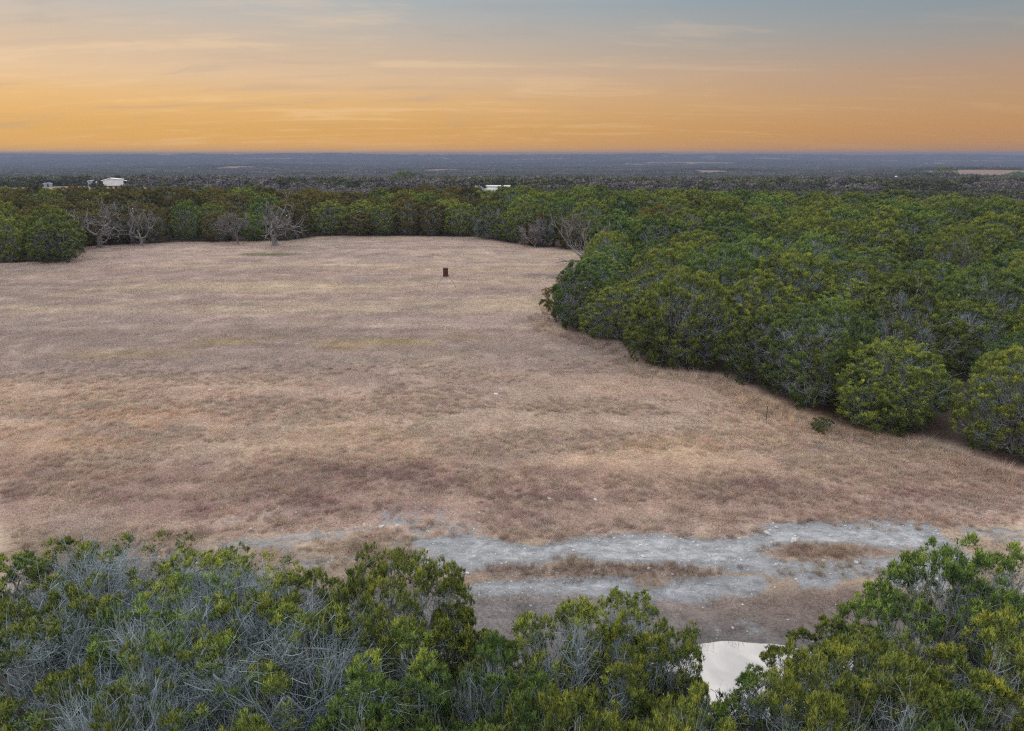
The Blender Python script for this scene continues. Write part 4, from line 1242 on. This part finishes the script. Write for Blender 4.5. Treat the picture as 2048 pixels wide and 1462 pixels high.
def grass():
    m, w, out = material('dry_grass_blades')
    col = w.attr('gcol', 'INSTANCER', 'Color')
    t = w.attr('tint')
    c = w.mix(1.0, col, w.ramp(t, [(0, (0.72, 0.70, 0.68)), (0.6, (1.05, 1.04, 1.0)), (1, (1.4, 1.36, 1.28))]), 'MULTIPLY')
    p = w.n('ShaderNodeBsdfPrincipled', ins={'Base Color': c, 'Roughness': 0.8, 'Specular IOR Level': 0.1})
    tr = w.n('ShaderNodeBsdfTranslucent', ins={0: c})
    mx = w.n('ShaderNodeMixShader', ins={0: 0.25, 1: p.outputs[0], 2: tr.outputs[0]})
    w.nt.links.new(mx.outputs[0], out.inputs[0])
    G = [grass_mesh('turf_a', 1, 70, 0.45, 0.06, 0.16, 0.006, 0.7), grass_mesh('turf_b', 2, 70, 0.5, 0.05, 0.15, 0.006, 0.8),
         grass_mesh('tuft_a', 3, 60, 0.16, 0.14, 0.34, 0.006, 0.45), grass_mesh('tuft_b', 4, 70, 0.22, 0.12, 0.30, 0.006, 0.6),
         grass_mesh('tall_a', 5, 50, 0.18, 0.45, 0.95, 0.006, 0.28), grass_mesh('tall_b', 6, 55, 0.25, 0.35, 0.8, 0.006, 0.35)]
    for me in G: me.materials.append(m)
    g = np.random.default_rng(55)
    P, S, I, C = [], [], [], []
    def put(x, y, lo, hi, s0, s1, bright=1.0):
        n = len(x)
        s = g.uniform(s0, s1, n)
        P.append(np.stack([x, y, terrain(x, y)], 1)); S.append(np.stack([s, s, (np.minimum(s, 0.85) if hi == 2 else s) * g.uniform(0.6, 1.2, n)], 1)); I.append(g.integers(lo, hi, n))
        C.append(land_colour(x, y) * g.uniform(0.78, 1.42, n)[:, None] * (1 + g.normal(0, 0.05, (n, 3))) * bright)
    def field(n, y0, y1):
        y = np.sqrt(g.uniform(y0 ** 2, y1 ** 2, n)); x = g.uniform(-0.84, 0.84, n) * y
        k = inside(FIELD, x, y) & (terrain(x, y) > POND_Z + 0.05)
        return x[k], y[k]
    # short turf
    for n, y0, y1, s0, s1 in ((17000, 17, 34, 0.7, 1.2), (20000, 34, 56, 1.0, 1.5), (20000, 56, 90, 1.4, 2.1), (13000, 90, 125, 1.9, 2.6)):
        x, y = field(n, y0, y1)
        gm = np.maximum(gravel_mask(x, y) * 1.6, ell(x, y, 6.5, 17.6, 9, 2.0) * 0.8) * (y < 30)
        k = (g.random(len(x)) > gm) & (g.random(len(x)) < 0.45 + 1.1 * fbm(x / 3, y / 1.5, 3, 111))
        put(x[k], y[k], 0, 2, s0, s1)
    # bunches standing in the nearer, unmown part
    x, y = field(34000, 19, 48)
    d = fbm(x / 5, y / 2.5, 3, 121)
    k = (g.random(len(x)) < sstep(0.36, 0.62, d) * sstep(50, 36, y)) & (g.random(len(x)) > gravel_mask(x, y) * 1.3) & (y > 21)
    put(x[k], y[k], 2, 4, 0.45, 0.95)
    # tall fringe under the trees and reddish clumps by the gravel
    x, y = field(30000, 24, 70)
    ed = edge_dist(FIELD, x, y)
    k = (x > 0) & (y > 25) & (ed < 1.7) & (g.random(len(x)) < 0.7)
    put(x[k], y[k], 4, 6, 0.45, 0.95, 1.12)
    for cx, cy, rx, ry, n in ((11.8, 22.2, 1.5, 0.5, 90), (15.5, 24.4, 3.5, 0.8, 160), (10.5, 24.6, 3.0, 0.5, 110), (20, 25, 3, 2, 160), (3.0, 20.9, 4.6, 0.3, 120), (12, 20.9, 2.5, 0.5, 60), (13, 19.1, 2, 0.6, 60)):
        a = g.uniform(0, 6.28, n); r = np.sqrt(g.random(n))
        put(cx + rx * r * np.cos(a), cy + ry * r * np.sin(a), 4, 6, 0.22, 0.42, 1.1)
    P, S, I, C = map(np.concatenate, (P, S, I, C))
    scatter('dry_grass', P, g.uniform(0, 6.28, len(P)), S, I, G, 'short dry tan grass covering the field', colour=np.clip(C, 0.02, 0.9))
grass()

# ------------------------------------------------------------------ air
def haze():
    m = bpy.data.materials.new('evening_haze'); m.use_nodes = True
    nt = m.node_tree; nt.nodes.clear(); w = NT(nt)
    out = w.n('ShaderNodeOutputMaterial')
    v = w.n('ShaderNodeVolumePrincipled', ins={'Color': HAZE_COL, 'Density': HAZE_DENS})
    nt.links.new(v.outputs[0], out.inputs['Volume'])
    me = MB().box(-8000, 8000, -900, 9150, -95, 31).mesh('haze')
    o = obj('haze', me, m)
    tag(o, 'thin blue evening haze over the valley', kind='stuff')
HAZE_COL = (0.225, 0.265, 0.365, 1)
HAZE_DENS = 0.00022
haze()
